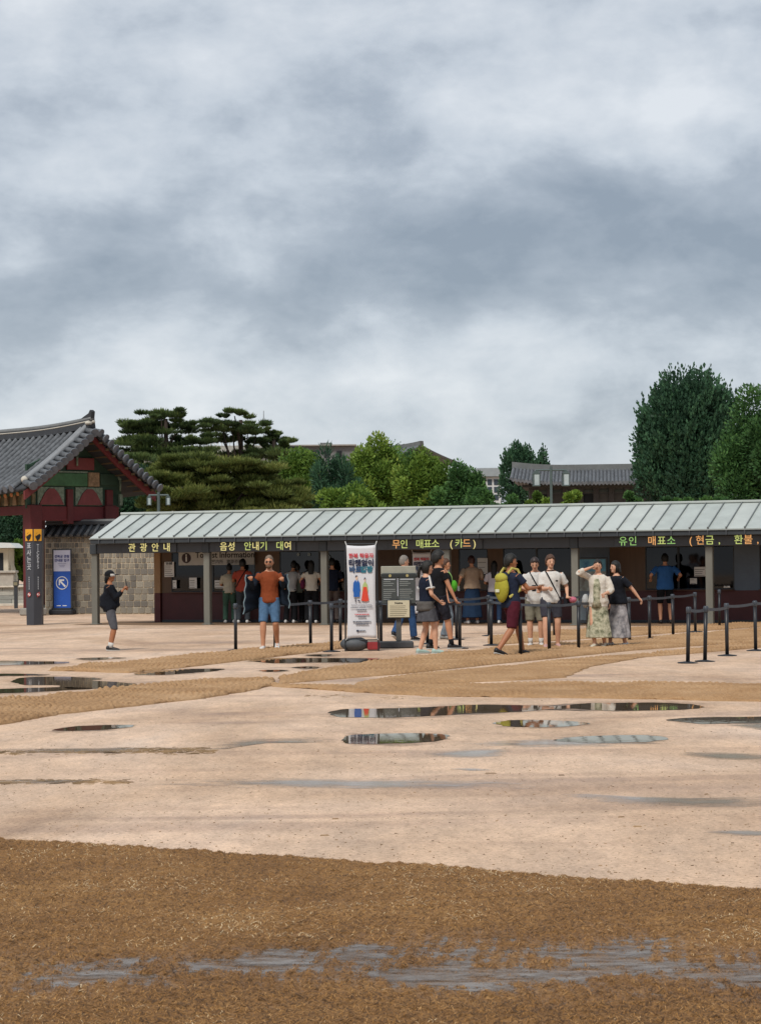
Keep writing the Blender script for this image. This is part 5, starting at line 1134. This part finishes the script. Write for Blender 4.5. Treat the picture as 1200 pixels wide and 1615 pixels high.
def person(label, px, py, H, yaw, **k):
    """k: la/ra wrist targets, lf/rf ankle (x,y,z), lean, top/bottom/hair specs.  Local frame: x right, y forward, z up at height 1.70"""
    S = H / 1.70; base = k.get('at') or G(px, py, 0)
    o = thing('person', label, 'person', base, R(yaw), PG); o.scale = (S, S, S)
    vox = k.get('vox', .0145); sk = SKIN[k.get('skin', 'm')]; lean = k.get('lean', 0.0); wd = k.get('w', 1.0); side = k.get('side', 0.0)
    def sh(p): z = p[2]; q = max(0, z - .9); return Vector((p[0] + side * q, p[1] + lean * q - .0, z))
    # joints
    hipz = .90 - k.get('drop', 0.0); dz = -k.get('drop', 0.0)
    J = {}
    for s, n in ((-1, 'l'), (1, 'r')):
        hip = Vector((s * .095 * wd, 0, hipz)); an = Vector(k.get(n + 'f', (s * .105, 0, .085))); an.x += s * .02
        kn, an = ik(hip, an, .42, .415, k.get(n + 'kp', (s * .08, 1, 0)))
        shd = sh((s * .178 * wd, -.01, 1.39)) + Vector((0, 0, dz)); wr = Vector(k.get(n + 'a', (s * .25, .05, .80))); el, wr = ik(shd, wr, .29, .25, k.get(n + 'p', (s * .5, -1, -.2)))
        J[n] = (hip, kn, an, shd, el, wr)
    off = Vector((0, 0, dz))
    ch = k.get('chest', 1.0); be = k.get('belly', 1.0)
    TOR = [(.84, .145, .105), (.90, .168, .118), (.97, .160, .112 * be), (1.06, .146, .106 * be), (1.15, .148, .108 * be), (1.26, .166, .114), (1.34, .178, .108), (1.395, .165, .09), (1.43, .11, .072), (1.46, .066, .06)]
    def torso(z0, z1, g, flare=0.0):
        rings = []
        zs = sorted(set([z0, z1] + [t[0] for t in TOR if z0 < t[0] < z1]))
        for z in zs:
            for a, b in zip(TOR, TOR[1:]):
                if a[0] <= z <= b[0]:
                    u = (z - a[0]) / (b[0] - a[0]); rx = a[1] + (b[1] - a[1]) * u; ry = a[2] + (b[2] - a[2]) * u; break
            else: rx, ry = TOR[0][1:] if z < TOR[0][0] else TOR[-1][1:]
            fl = flare * max(0, (1.15 - z)) ; c = sh((0, .0, z)) + off; rings.append(ellring(c, (rx * wd * ch + g + fl), ry + g + fl))
        return rings
    hd = sh((0, 0, 1.60)) + off + Vector((0, .015 + .10 * k.get('nod', 0), -.02 * abs(k.get('nod', 0)))); turn = R(k.get('turn', 0)); nod = k.get('nod', 0) * .6
    HM = Matrix.Translation(hd) @ Matrix.Rotation(turn, 4, 'Z') @ Matrix.Rotation(-nod, 4, 'X')
    b = MB(); b.loft(torso(.84, 1.46, 0)); nk = sh((0, -.005, 1.43)) + off
    b.tube([nk, nk.lerp(hd, .5) + Vector((0, -.01, -.02)), hd + Vector((0, -.015, -.03))], [.056, .051, .05], 12)
    st = len(b.v)
    def hf(d):
        q = 1.0
        if d.z < -.2: q *= 1 - .18 * (-.2 - d.z) * (1.4 if abs(d.x) > .3 else .6)
        return q
    b.ell((0, .0, .005), (.077, .094, .118), 18, 14, hf)
    b.ell((0, .045, -.07), (.046, .045, .04), 10, 8)                     # jaw and chin
    b.prism([(0.075, .022), (.118, -.022), (.085, -.03)], 'x', -.013, .013)   # nose
    for s in (-1, 1): b.ell((s * .078, -.008, -.005), (.012, .02, .032), 8, 6)
    b.xf(HM, st)
    ex = MB()
    for n, s in (('l', -1), ('r', 1)):
        hip, kn, an, shd, el, wr = J[n]
        b.tube([hip + Vector((0, 0, .04)), hip.lerp(kn, .35), kn.lerp(hip, .12), kn, kn.lerp(an, .3), kn.lerp(an, .7), an + (an - kn).normalized() * .02], [.088, .080, .064, .058, .060, .045, .037], 12)
        fdir = Vector(k.get(n + 'fd', (s * .12, 1, 0))).normalized(); b.tube([an + Vector((0, 0, -.03)) - fdir * .03, an + Vector((0, 0, -.045)) + fdir * .12], [.036, .03], 10)
        b.tube([shd, shd.lerp(el, .3), el.lerp(shd, .1), el, el.lerp(wr, .3), wr], [.054, .05, .041, .038, .038, .025], 12)
        # hand: palm, four fingers and a thumb
        d = (wr - el).normalized(); cd = Vector(k.get(n + 'c', (0, .5, -.2))); cd = cd - d * cd.dot(d); cd = cd.normalized() if cd.length > .01 else Vector((0, 1, 0)); wv = d.cross(cd)
        pc = wr + d * .045; b.tube([wr, pc, wr + d * .08], [(.024, .024), (.036, .022), (.036, .018)], 10)
        for q, (ln, of) in enumerate(((.070, -.028), (.080, -.010), (.075, .009), (.058, .027))):
            p0 = wr + d * .07 + wv * of; cu = k.get(n + 'curl', .5)
            p1 = p0 + (d * (1 - cu * .5) + cd * cu).normalized() * ln * .5; p2 = p1 + (d * (1 - cu * 1.3) + cd * cu * 1.3).normalized() * ln * .5
            ex.tube([p0, p1, p2], [.0095, .009, .0075], 6)
        t0 = wr + d * .03 - wv * .028; ex.tube([t0, t0 + (d * .6 - wv * .6 + cd * .3).normalized() * .035, t0 + (d * .9 - wv * .3 + cd * .5).normalized() * .065], [.012, .0105, .009], 6)
    remesh(b, 'body', sk, o, vox, 2, extra=ex)
    # face
    fc = MB()
    for s in (-1, 1): fc.ell((s * .031, .083, .006), (.013, .008, .006), 8, 6); fc.ell((s * .032, .084, .028), (.018, .007, .004), 8, 6)
    fc.xf(HM).build('eyes', mat('eye_dark', '#1c1512', .4, 0), o); MB().ell((0, .092, -.052), (.022, .009, .006), 10, 6).xf(HM).build('mouth', mat('lip', '#8a4a42', .5, 0), o)
    # hair
    h = k.get('hair', 'short'); hm = k.get('hairm', HAIRB)
    if h:
        hs = MB(); sd = random.uniform(0, 99); big = k.get('hairv', 1.0)
        def hr(d):
            face = d.y > .25 and d.z < .5 - .25 * abs(d.x); low = d.z < (-.62 if d.y < -.2 else -.2)
            if h == 'crop' : base = 1.05
            else: base = 1.13 * big
            base += .05 * mnoise.noise(Vector((d.x * 5 + sd, d.y * 5, d.z * 5)))+ .03 * mnoise.noise(Vector((d.x * 14 + sd, d.y * 14, d.z * 14)))
            return .80 if (face or (low and h in ('short', 'crop', 'up'))) else base
        hs.ell((0, -.006, .012), (.080, .097, .119), 26, 20, hr)
        if h == 'long':
            rings = [ellring((0, -.05 - .01 * i, .02 - .045 * i), .088 - .004 * max(0, i - 3), .055 - .003 * i, 14) for i in range(k.get('hairlen', 8))]; hs.loft(rings)
        if h == 'tail': hs.tube([(0, -.09, .03), (0, -.15, .01), (0, -.16, -.10), (0, -.14, -.2)], [.03, .038, .034, .012], 10)
        if h == 'up': hs.ell((0, -.09, .05), (.045, .045, .045), 10, 8)
        hs.xf(HM).build('hair', hm, o, True)
    # top
    tp = k.get('top')
    if tp:
        m_ = tp['m']; g = tp.get('g', .022) * .75; z0 = tp.get('hem', .88); sl = tp.get('sleeve', .62)
        t1 = MB(); t1.loft(torso(z0, tp.get('neck', 1.435), g, tp.get('flare', .03)))
        for n in ('l', 'r'):
            hip, kn, an, shd, el, wr = J[n]; pts = [shd + Vector((0, 0, -.005)), shd.lerp(el, .5), shd.lerp(el, min(1, sl))]; rad = [.054 + g * .3, .052 + g * .6, .052 + g * .8]
            if sl > 1: pts += [el.lerp(wr, (sl - 1) * .5), el.lerp(wr, sl - 1)]; rad += [.044 + g * .6, .034 + g * .5]
            t1.tube(pts, rad, 14)
        remesh(t1, tp.get('name', 'shirt'), m_, o, vox, 2, tp.get('wob', .011))
    # bottom
    bt = k.get('bot')
    if bt:
        t2 = MB(); m_ = bt['m']; g = bt.get('g', .02); kind = bt['k']
        if kind == 'skirt':
            zs = bt['len']; zt_ = .98; rings = []
            for i in range(9):
                u = i / 8; z = zt_ + (zs - zt_) * u; fx_ = (J['l'][2] + J['r'][2]) * .5 * u * .6; c = Vector((fx_.x, fx_.y, z + dz * (1 - u)))
                rings.append([(c.x + (.16 + bt.get('flare', .12) * u) * wd * math.cos(a) * (1 + .05 * u * math.sin(7 * a)), c.y + (.125 + bt.get('flare', .12) * u * .9) * math.sin(a) * (1 + .05 * u * math.sin(7 * a)), c.z) for a in [2 * math.pi * q / 28 for q in range(28)]])
            t2.loft(rings); remesh(t2, bt.get('name', 'skirt'), m_, o, vox, 1, .006)
        else:
            rings = torso(.84, .95, .004); t2.loft(rings)
            fr = bt.get('frac', 2.0)                                     # 0..1 thigh, 1..2 shin
            for n in ('l', 'r'):
                hip, kn, an, *_ = J[n]; pts = [hip + Vector((0, 0, .05)), hip.lerp(kn, .5)]; rad = [.088 + g * .5, .079 + g * .6]
                if fr <= 1: pts.append(hip.lerp(kn, fr)); rad.append(.062 + g * .6)
                else:
                    pts += [kn, kn.lerp(an, (fr - 1) * .5), kn.lerp(an, fr - 1)]; rad += [.056 + g * .8, .054 + g * .8, .046 + g]
                t2.tube(pts, rad, 14)
            remesh(t2, 'trousers' if fr > 1.3 else 'shorts', m_, o, vox, 2, .008)
    # shoes
    sm_ = k.get('shoe'); 
    for n, s in (('l', -1), ('r', 1)):
        if not sm_: break
        hip, kn, an, *_ = J[n]; fd = Vector(k.get(n + 'fd', (s * .12, 1, 0))); pz = fd.z; fd = Vector((fd.x, fd.y, 0)).normalized(); sd_ = Vector((fd.y, -fd.x, 0))
        def ring(u, w_, h0, h1): 
            c = an + fd * u; zz = an.z - .085 + pz * u
            return [tuple(c + sd_ * w_ * math.cos(a) + Vector((0, 0, (zz + h0) - c.z + (h1 - h0) * (.5 + .5 * math.sin(a))))) for a in [2 * math.pi * q / 12 for q in range(12)]]
        sh_ = MB().loft([ring(-.075, .026, .012, .07), ring(-.055, .038, .004, .10), ring(-.01, .041, .004, .105), ring(.06, .042, .004, .08), ring(.12, .046, .004, .065), ring(.165, .040, .006, .05), ring(.195, .02, .012, .035)])
        so_ = sh_.build('shoe', sm_, o, True)
        if k.get('sole'): MB().loft([ring(-.082, .028, -.004, .018), ring(-.06, .043, -.004, .022), ring(.06, .047, -.004, .02), ring(.13, .05, -.004, .02), ring(.175, .043, -.002, .02), ring(.203, .02, .002, .018)]).build('sole', k['sole'], so_)
        if k.get('sock'): MB().tube([an + Vector((0, 0, -.02)), an.lerp(kn, .22)], .044, 12).build('sock', k['sock'], o, True)
    o['J'] = 0; del o['J']
    return o, J, HM, torso, sh
def strap(o, torso, z0, x0, z1, x1, m_, y=1, r=.012, name='strap'):
    """band from the shoulder across chest (y=1) or back (y=-1)"""
    pts = []
    for i in range(11):
        u = i / 10; z = z0 + (z1 - z0) * u; x = x0 + (x1 - x0) * u; rg = torso(max(.85, z - .001), min(1.455, z), .034)[0]
        cx = sum(p[0] for p in rg) / len(rg); cy = sum(p[1] for p in rg) / len(rg); rx = max(p[0] for p in rg) - cx; ry = max(p[1] for p in rg) - cy
        q = max(-.97, min(.97, (x) / rx)); pts.append((cx + x, cy + y * ry * math.sqrt(1 - q * q), z))
    MB().tube(pts, [(r, r * .5)] * 11, 6).build(name, m_, o)
BLK = fab('black', '#17181b'); NAVY = fab('navy', '#1b2130'); WHT = fab('white', '#c4c2bd', .05); WSH = mat('shoe_white', '#c8c6c2', .5, .05); BSH = mat('shoe_black', '#1b1b1d', .5, .1); WSO = mat('sole_white', '#bdbbb6', .6, 0)
# --- 1 man filming with a phone
o, J, HM, T, sh = person('man in white-banded black cap holding up a phone, grey shorts', 174, 1026, 1.52, -88, skin='d', belly=1.8, w=1.15, la=(-.06, .30, 1.33), ra=(.07, .29, 1.30), lp=(-.35, -.1, -1), rp=(.35, -.1, -1), lf=(-.09, -.02, .085), rf=(.09, .03, .085), lcurl=1.0, rcurl=1.0,
    top=dict(m=fab('ink', '#15181f'), sleeve=1.75, hem=.84, g=.028), bot=dict(k='pants', m=fab('grey', '#55565c'), frac=1.08, g=.03), shoe=BSH, sole=WSO, sock=WHT, hair='short')
ph = MB().bbox(-.04, .04, -.006, .006, -.08, .08, .004).xf(Matrix.Translation((.0, .36, 1.47)) @ Matrix.Rotation(R(10), 4, 'X')); ph.build('phone', mat('phone_black', '#15161a', .3, 0), o)
MB().ell((0, -.012, .05), (.098, .112, .085), 20, 10).xf(HM).build('cap', BLK, o, True)
MB().tube([(.1 * math.cos(a), -.006 + .116 * math.sin(a), .035) for a in [R(10 + 16 * q) for q in range(11)]], [(.014, .03)] * 11, 6).xf(HM).build('cap_band', WHT, o)
MB().ell((0, .125, .04), (.075, .075, .012), 16, 6).xf(HM).build('cap_peak', BLK, o, True)
MB().ell((0, -.085, -.07), (.07, .04, .09), 12, 8).xf(HM).build('neck_flap', BLK, o, True)
# --- 2 man in rust tee spreading his jacket
o, J, HM, T, sh = person('man in rust orange tee and denim shorts spreading open a dark jacket', 426, 1025, 1.78, 176, skin='m', la=(-.27, .24, 1.28), ra=(.30, .26, 1.30), lp=(-.25, -.7, -1), rp=(.25, -.7, -1), lf=(-.10, -.12, .13), rf=(.09, .13, .085), lfd=(-.1, 1, -.3), lcurl=1.1, rcurl=1.1, w=.95,
    top=dict(m=fab('rust', '#7e3f24'), hem=.86, sleeve=.12, g=.024), bot=dict(k='pants', m=fab('denim', '#4a6785', .2), frac=.98, g=.028), shoe=WSH, sole=WSO, hair='crop', hairm=mat('hair_stubble', '#6b5c4e', .7, .2, 20))
for s in (-1, 1): MB().ell((s * .028, .09, .006), (.031, .012, .015), 10, 6).xf(HM).build('sunglasses', mat('lens_black', '#0e0e10', .2, 0), o)
MB().ell((0, .062, -.075), (.052, .045, .042), 12, 8).xf(HM).build('beard', mat('beard_brown', '#5d4632', .8, .2, 20), o, True)
jk = MB(); nu, nv = 28, 14; vs = []
for i in range(nu + 1):
    u = i / nu; th = (u - .5) * 2
    x = th * .36 + (.08 if th > .5 else 0) * (th - .5); 
    for j in range(nv + 1):
        v = j / nv; zt_ = 1.36 - .02 * math.cos(th * math.pi) - .0 * abs(th); zb = .74 + .10 * (1 - th * th) - (.08 if th > 0 else -.02) * abs(th)
        y = -.17 + .36 * abs(th) ** 2.2 + .05 * math.sin(9 * th) * v; vs.append((x * (1 + .16 * v * (1 if th > 0 else .2)) + .012 * math.sin(20 * v + 6 * th), y - .12 * v * abs(th), zt_ + (zb - zt_) * v))
jk.add(vs, [(i * (nv + 1) + j, (i + 1) * (nv + 1) + j, (i + 1) * (nv + 1) + j + 1, i * (nv + 1) + j + 1) for i in range(nu) for j in range(nv)])
for n in ('l', 'r'):
    hip, kn, an, shd, el, wr = J[n]; remesh(MB().tube([shd + Vector((0, -.02, .0)), shd.lerp(el, .5), el, el.lerp(wr, .5), el.lerp(wr, .92)], [.072, .064, .056, .05, .042], 12), 'jacket_sleeve', fab('jacket', '#1c2531', .15), o, .0145, 2, .01)
jo = jk.build('jacket', fab('jacket', '#1c2531', .15), o, True); jo.modifiers.new('t', 'SOLIDIFY').thickness = .014
for i in (0, nu): MB().tube([vs[i * (nv + 1) + j] for j in range(nv + 1)], .011, 6).build('jacket_trim', fab('trim', '#7f949c'), jo)
# --- people at the counters (backs to us)
def at(px, off, z=.008): p = A0 + UX * fx(px, off) + NX * off; return Vector((p.x, p.y, z))
o, J, HM, T, sh = person('person in coral red shirt with black cross strap at the information counter', 0, 0, 1.72, -10, at=at(382, 1.1), vox=.017, la=(-.2, .32, 1.15), ra=(.3, .05, .95), top=dict(m=fab('coral', '#9c4536'), hem=.86, sleeve=.7, g=.03), bot=dict(k='pants', m=fab('slate', '#3a3f44'), g=.03), shoe=WSH, hair='short', skin='d', hairv=1.05)
strap(o, T, 1.44, .12, .98, -.17, BLK, -1, .016)
person('person in cream top and green trousers leaning on the information counter', 0, 0, 1.60, 5, at=at(361, 1.25), vox=.018, lean=.25, la=(-.15, .4, 1.1), ra=(.2, .4, 1.1), top=dict(m=fab('cream', '#b5ad98'), hem=.88, sleeve=.9), bot=dict(k='pants', m=fab('sage', '#3f5a4c'), g=.03), shoe=WSH, hair='short')
person('person in pale grey top bending over the audio guide counter', 0, 0, 1.66, -20, at=at(456, 1.15), vox=.018, lean=.45, la=(-.15, .5, 1.1), ra=(.2, .5, 1.08), top=dict(m=fab('palegrey', '#a8a6a2'), hem=.88, sleeve=1.5, g=.03), bot=dict(k='pants', m=BLK, g=.03), shoe=WSH, hair='short')
person('person in grey-green top between two women at the audio guide counter', 0, 0, 1.58, 0, at=at(468, 1.45), vox=.02, lean=.1, top=dict(m=fab('greygreen', '#70776c'), hem=.88, sleeve=.8), bot=dict(k='pants', m=BLK, g=.03), shoe=BSH, hair='short')
o, J, HM, T, sh = person('woman in cream top with long black hair and purple bag', 0, 0, 1.66, -5, at=at(490, 1.05), vox=.017, la=(-.22, .3, 1.15), ra=(.2, .3, 1.1), top=dict(m=fab('creamwhite', '#c2bcae', .06), hem=.90, sleeve=.35), bot=dict(k='pants', m=BLK, g=.035), shoe=WSH, hair='long', hairlen=7)
MB().ell((-.24, -.02, 1.08), (.07, .12, .13), 14, 10).tube([(-.2, 0, 1.17), (-.17, .02, 1.44), (-.2, -.06, 1.17)], .01, 6).build('handbag', fab('plum', '#571f3c'), o, True)
person('person in dark top and grey trousers at the audio guide window', 0, 0, 1.72, 5, at=at(523, 1.2), vox=.018, la=(-.2, .35, 1.12), ra=(.2, .35, 1.12), top=dict(m=NAVY, hem=.86, sleeve=.8), bot=dict(k='pants', m=fab('taupe', '#5a504c'), g=.03), shoe=BSH, hair='short')
o, J, HM, T, sh = person('woman in beige shirt and dark blue skirt holding a phone', 0, 0, 1.74, 15, at=at(743, .75), vox=.017, w=1.12, la=(-.34, .05, 1.0), ra=(.2, .3, 1.2), lean=.05, top=dict(m=fab('beige', '#9b8570', .15), hem=.90, sleeve=.9, g=.035, flare=.06), bot=dict(k='skirt', m=fab('deepblue', '#1d3048'), len=.16, flare=.08, name='skirt'), shoe=WSH, hair='up', hairm=mat('hair_auburn', '#3d2420', .55, .2, 20))
MB().bbox(-.37, -.31, .06, .075, .84, .98, .005).build('phone', mat('phone_pale', '#a8b0ac', .4, 0), o)
person('woman in white top with long black hair at the machine window', 0, 0, 1.60, -10, at=at(778, .9), vox=.018, la=(-.18, .3, 1.1), ra=(.2, .2, 1.0), top=dict(m=fab('lilacwhite', '#b5b0b4', .06), hem=.88, sleeve=.8), bot=dict(k='pants', m=fab('indigo', '#26364f'), g=.025), shoe=WSH, hair='long', hairlen=9)
person('person in bright blue shirt and dark shorts at the staffed counter', 0, 0, 1.74, 0, at=at(1047, 1.2), vox=.017, w=1.1, la=(-.34, .1, 1.12), ra=(.34, .1, 1.12), top=dict(m=fab('blue', '#2f5a8e'), hem=.84, sleeve=.8, g=.04), bot=dict(k='pants', m=BLK, frac=.95, g=.03), shoe=BSH, hair='short')
# --- white shirt man walking behind the board
person('grey-haired man in white shirt and blue jeans behind the notice board', 638, 1011, 1.76, -35, lf=(-.09, -.20, .16), rf=(.09, .18, .085), lfd=(0, 1, -.5), la=(-.25, .15, .95), ra=(.25, -.1, .85), turn=-30, top=dict(m=fab('shirtwhite', '#c9cad2', .04), hem=.86, sleeve=.75, g=.03), bot=dict(k='pants', m=fab('jeans', '#2f4a70', .2), g=.025), shoe=BSH, sole=WSO, hair='crop', hairm=HAIRG, skin='l')
# --- girl, boy, friend with green bag
o, J, HM, T, sh = person('girl in navy tee with white sleeve stripes and grey skirt', 673, 1031, 1.64, -72, lf=(-.08, -.10, .085), rf=(.08, .14, .085), la=(-.24, .14, .92), ra=(.16, .20, .98), rp=(.8, -1, 0), hair='tail', turn=-12, nod=.15, skin='l', hairv=1.06,
    top=dict(m=NAVY, hem=.92, sleeve=.62, g=.022), bot=dict(k='skirt', m=fab('greyskirt', '#4a4a4e', .25, scale=14), len=.60, flare=.09), shoe=mat('shoe_mint', '#9db5ae', .5, .05), sole=WSO)
for n in ('l', 'r'):
    hip, kn, an, shd, el, wr = J[n]; sgn = -1 if n == 'l' else 1
    MB().tube([shd + Vector((sgn * .02, 0, .068)), shd.lerp(el, .25) + Vector((sgn * .072, 0, .0)), shd.lerp(el, .6) + Vector((sgn * .082, 0, 0))], [(.012, .02)] * 3, 6).build('sleeve_stripe', WHT, o)
    MB().tube([shd.lerp(el, .56), shd.lerp(el, .63)], .088, 14).build('sleeve_cuff', WHT, o)
MB().loft([ellring((0, -.02, .80 + .06 * i), .20 + .012 * math.sin(2 * i), .165 + .01 * math.cos(2 * i), 18) for i in range(4)]).build('tied_jacket', fab('tiedgrey', '#585552', .2), o, True)
person('teenage boy in black tee and dark plaid shorts carrying a cup', 692, 1024, 1.82, -62, lf=(-.08, -.12, .085), rf=(.09, .20, .085), la=(-.25, -.05, .85), ra=(.27, .20, .86), hair='short', hairv=1.16, turn=-15, skin='m',
    top=dict(m=BLK, hem=.84, sleeve=.6, g=.024), bot=dict(k='pants', m=fab('plaid', '#23232b', .6, scale=16), frac=.92, g=.035), shoe=BSH, sole=WSO, sock=BLK)
o, J, HM, T, sh = person('person in dark tee and washed jeans with lime green sling bag', 703, 1008.5, 1.68, -105, la=(-.26, .05, .84), ra=(.27, .12, .86), lf=(-.08, -.08, .085), rf=(.08, .10, .085), hair='short', hairm=HAIRN, skin='m', turn=5, top=dict(m=fab('char', '#1d2122'), hem=.88, sleeve=.65, g=.025), bot=dict(k='pants', m=fab('washed', '#7c8892', .25), g=.025), shoe=mat('shoe_grey', '#8a8a86', .5, .1))
MB().ell((-.06, .18, 1.17), (.095, .07, .15), 14, 10, lambda d: 1 - .35 * max(0, d.z)).build('sling_bag', fab('lime', '#4f9e2c', .12), o, True); strap(o, T, 1.445, .06, 1.25, -.05, fab('limelight', '#9fcf7c'), 1, .022, 'bag_strap')
# --- backpack man
o, J, HM, T, sh = person('striding man in navy tee and maroon shorts with yellow backpack', 806, 1034, 1.80, -55, lf=(-.07, .31, .085), rf=(.10, -.36, .12), rfd=(.1, 1, -.25), drop=.055, la=(-.16, .38, 1.08), ra=(.20, .38, 1.12), lp=(-.8, -.6, -1), rp=(.8, -.6, -1), turn=-35, skin='d', lcurl=.9, rcurl=.9, w=1.04,
    top=dict(m=fab('navytee', '#232a3c'), hem=.84, sleeve=.62, g=.026), bot=dict(k='pants', m=fab('maroon', '#4a1a26', .12), frac=.95, g=.036), shoe=BSH, sole=WSO, hair='short', hairv=1.06)
bp_m = fab('yellow', '#9a9436', .12)
def bpk(d): return 1 + .12 * (abs(d.x) ** 4 + abs(d.z) ** 4) - .1 * max(0, d.z)
MB().ell((0, -.185, 1.13), (.15, .085, .225), 20, 16, bpk).build('backpack', bp_m, o, True)
MB().ell((0, -.192, 1.28), (.135, .088, .09), 18, 10).build('backpack_flap', fab('yellowflap', '#a39c42', .1), o, True)
MB().bbox(-.05, .05, -.284, -.272, 1.05, 1.10, .004).build('backpack_label', mat('label_white', '#d0d2b8', .6, .1), o)
for s in (-1, 1): MB().tube([(s * .1, -.13, 1.36), (s * .11, -.05, 1.445), (s * .12, .06, 1.42), (s * .14, .125, 1.28), (s * .17, .06, 1.08), (s * .13, -.13, .97)], [(.014, .024)] * 6, 6).build('backpack_strap', fab('yellowpale', '#b9b061', .1), o)
# --- two in white tees
o, J, HM, T, sh = person('person in white tee and khaki shorts looking down at a phone', 845, 1020, 1.70, 172, la=(-.10, .30, 1.10), ra=(.14, .30, 1.12), nod=.7, lcurl=1, rcurl=1, lf=(-.08, .0, .085), rf=(.08, .06, .085), top=dict(m=WHT, hem=.80, sleeve=.75, g=.04), bot=dict(k='pants', m=fab('khaki', '#6e6a5c', .2), frac=1.0, g=.04), shoe=WSH, sole=WSO, sock=WHT, hair='short', hairm=mat('hair_dkbrown', '#2e2320', .5, .2, 20), skin='l')
strap(o, T, 1.44, .1, .95, -.17, BLK, 1, .014); MB().bbox(-.04, .04, .38, .39, 1.07, 1.19, .005).build('phone', mat('phone_black', '#15161a', .3, 0), o)
o, J, HM, T, sh = person('smiling person in white tee with dark collar, pink flowers and dark shorts', 869, 1022, 1.72, 182, la=(-.30, .10, .98), ra=(.05, .28, 1.12), rcurl=1, lf=(-.11, -.05, .085), rf=(.10, .14, .085), turn=12, top=dict(m=fab('white2', '#cbc8c2', .04), hem=.84, sleeve=.78, g=.038), bot=dict(k='pants', m=fab('charcoal', '#3a3a42'), frac=.82, g=.04), shoe=mat('sandal_pink', '#b5908a', .6, .1), hair='short', hairm=HAIRN, hairv=1.08, skin='l')
strap(o, T, 1.44, .1, .90, -.17, BLK, 1, .014); MB().tube([(.075 * math.cos(a), .0 + .068 * math.sin(a), 1.445) for a in [2 * math.pi * q / 16 for q in range(17)]], .012, 6).build('collar', BLK, o)
MB().bbox(-.12, -.08, .155, .165, 1.24, 1.27, .003).build('chest_mark', BLK, o)
MB().bbox(-.34, -.24, -.02, .10, .78, 1.02, .03).build('shoulder_bag', fab('bagblack', '#24242a'), o); MB().ell((-.40, .10, .90), (.075, .06, .06), 10, 8).build('flower_bunch', fab('pinkflower', '#b5697a', .3, scale=30), o, True)
# --- two women
DR = fab('dressprint', '#7d8462', .55, scale=11, col2='#cfcab0')
o, J, HM, T, sh = person('woman in green print dress and white cardigan shading her eyes', 944, 1021.5, 1.63, 160, ra=(.10, .17, 1.58), rp=(1, .2, -.4), la=(-.18, .24, 1.06), lcurl=1, rcurl=.3, rc=(0, -1, 0), lf=(-.07, -.09, .10), rf=(.05, .06, .085), lfd=(0, 1, -.2), turn=10, hair='up', skin='l',
    top=dict(m=fab('cardigan', '#c9c2b6', .05), hem=.80, sleeve=1.45, g=.034, flare=.06, name='cardigan', wob=.012), bot=dict(k='skirt', m=DR, len=.20, flare=.10, name='dress'), shoe=mat('sandal_cream', '#cfc6b2', .6, .05))
dm = MB().loft([ellring((sh((0, .035, z)).x, sh((0, .035, z)).y, z), rx, ry, 18) for z, rx, ry in ((.80, .12, .165), (.95, .10, .150), (1.1, .09, .142), (1.25, .095, .140), (1.36, .07, .115))]); dm.build('dress_front', DR, o, True)
MB().ell((.26, .0, .92), (.07, .11, .14), 12, 10).build('shoulder_bag', fab('bagwhite', '#a5a7a6', .08), o, True)
o, J, HM, T, sh = person('laughing woman in black blouse and patterned pale long skirt', 976, 1020, 1.60, 115, la=(-.30, -.30, .98), lp=(-.5, -.6, .3), ra=(.24, .05, .86), lf=(-.08, -.08, .085), rf=(.08, .15, .085), hair='long', hairlen=4, turn=-8, skin='l', lean=.08,
    top=dict(m=fab('blouse', '#181b22'), hem=.86, sleeve=.8, g=.045, flare=.08), bot=dict(k='skirt', m=fab('skirtprint', '#7c7a80', .45, scale=9, col2='#b4b0b0'), len=.18, flare=.13), shoe=WSH)
finish_people()
finish_text()
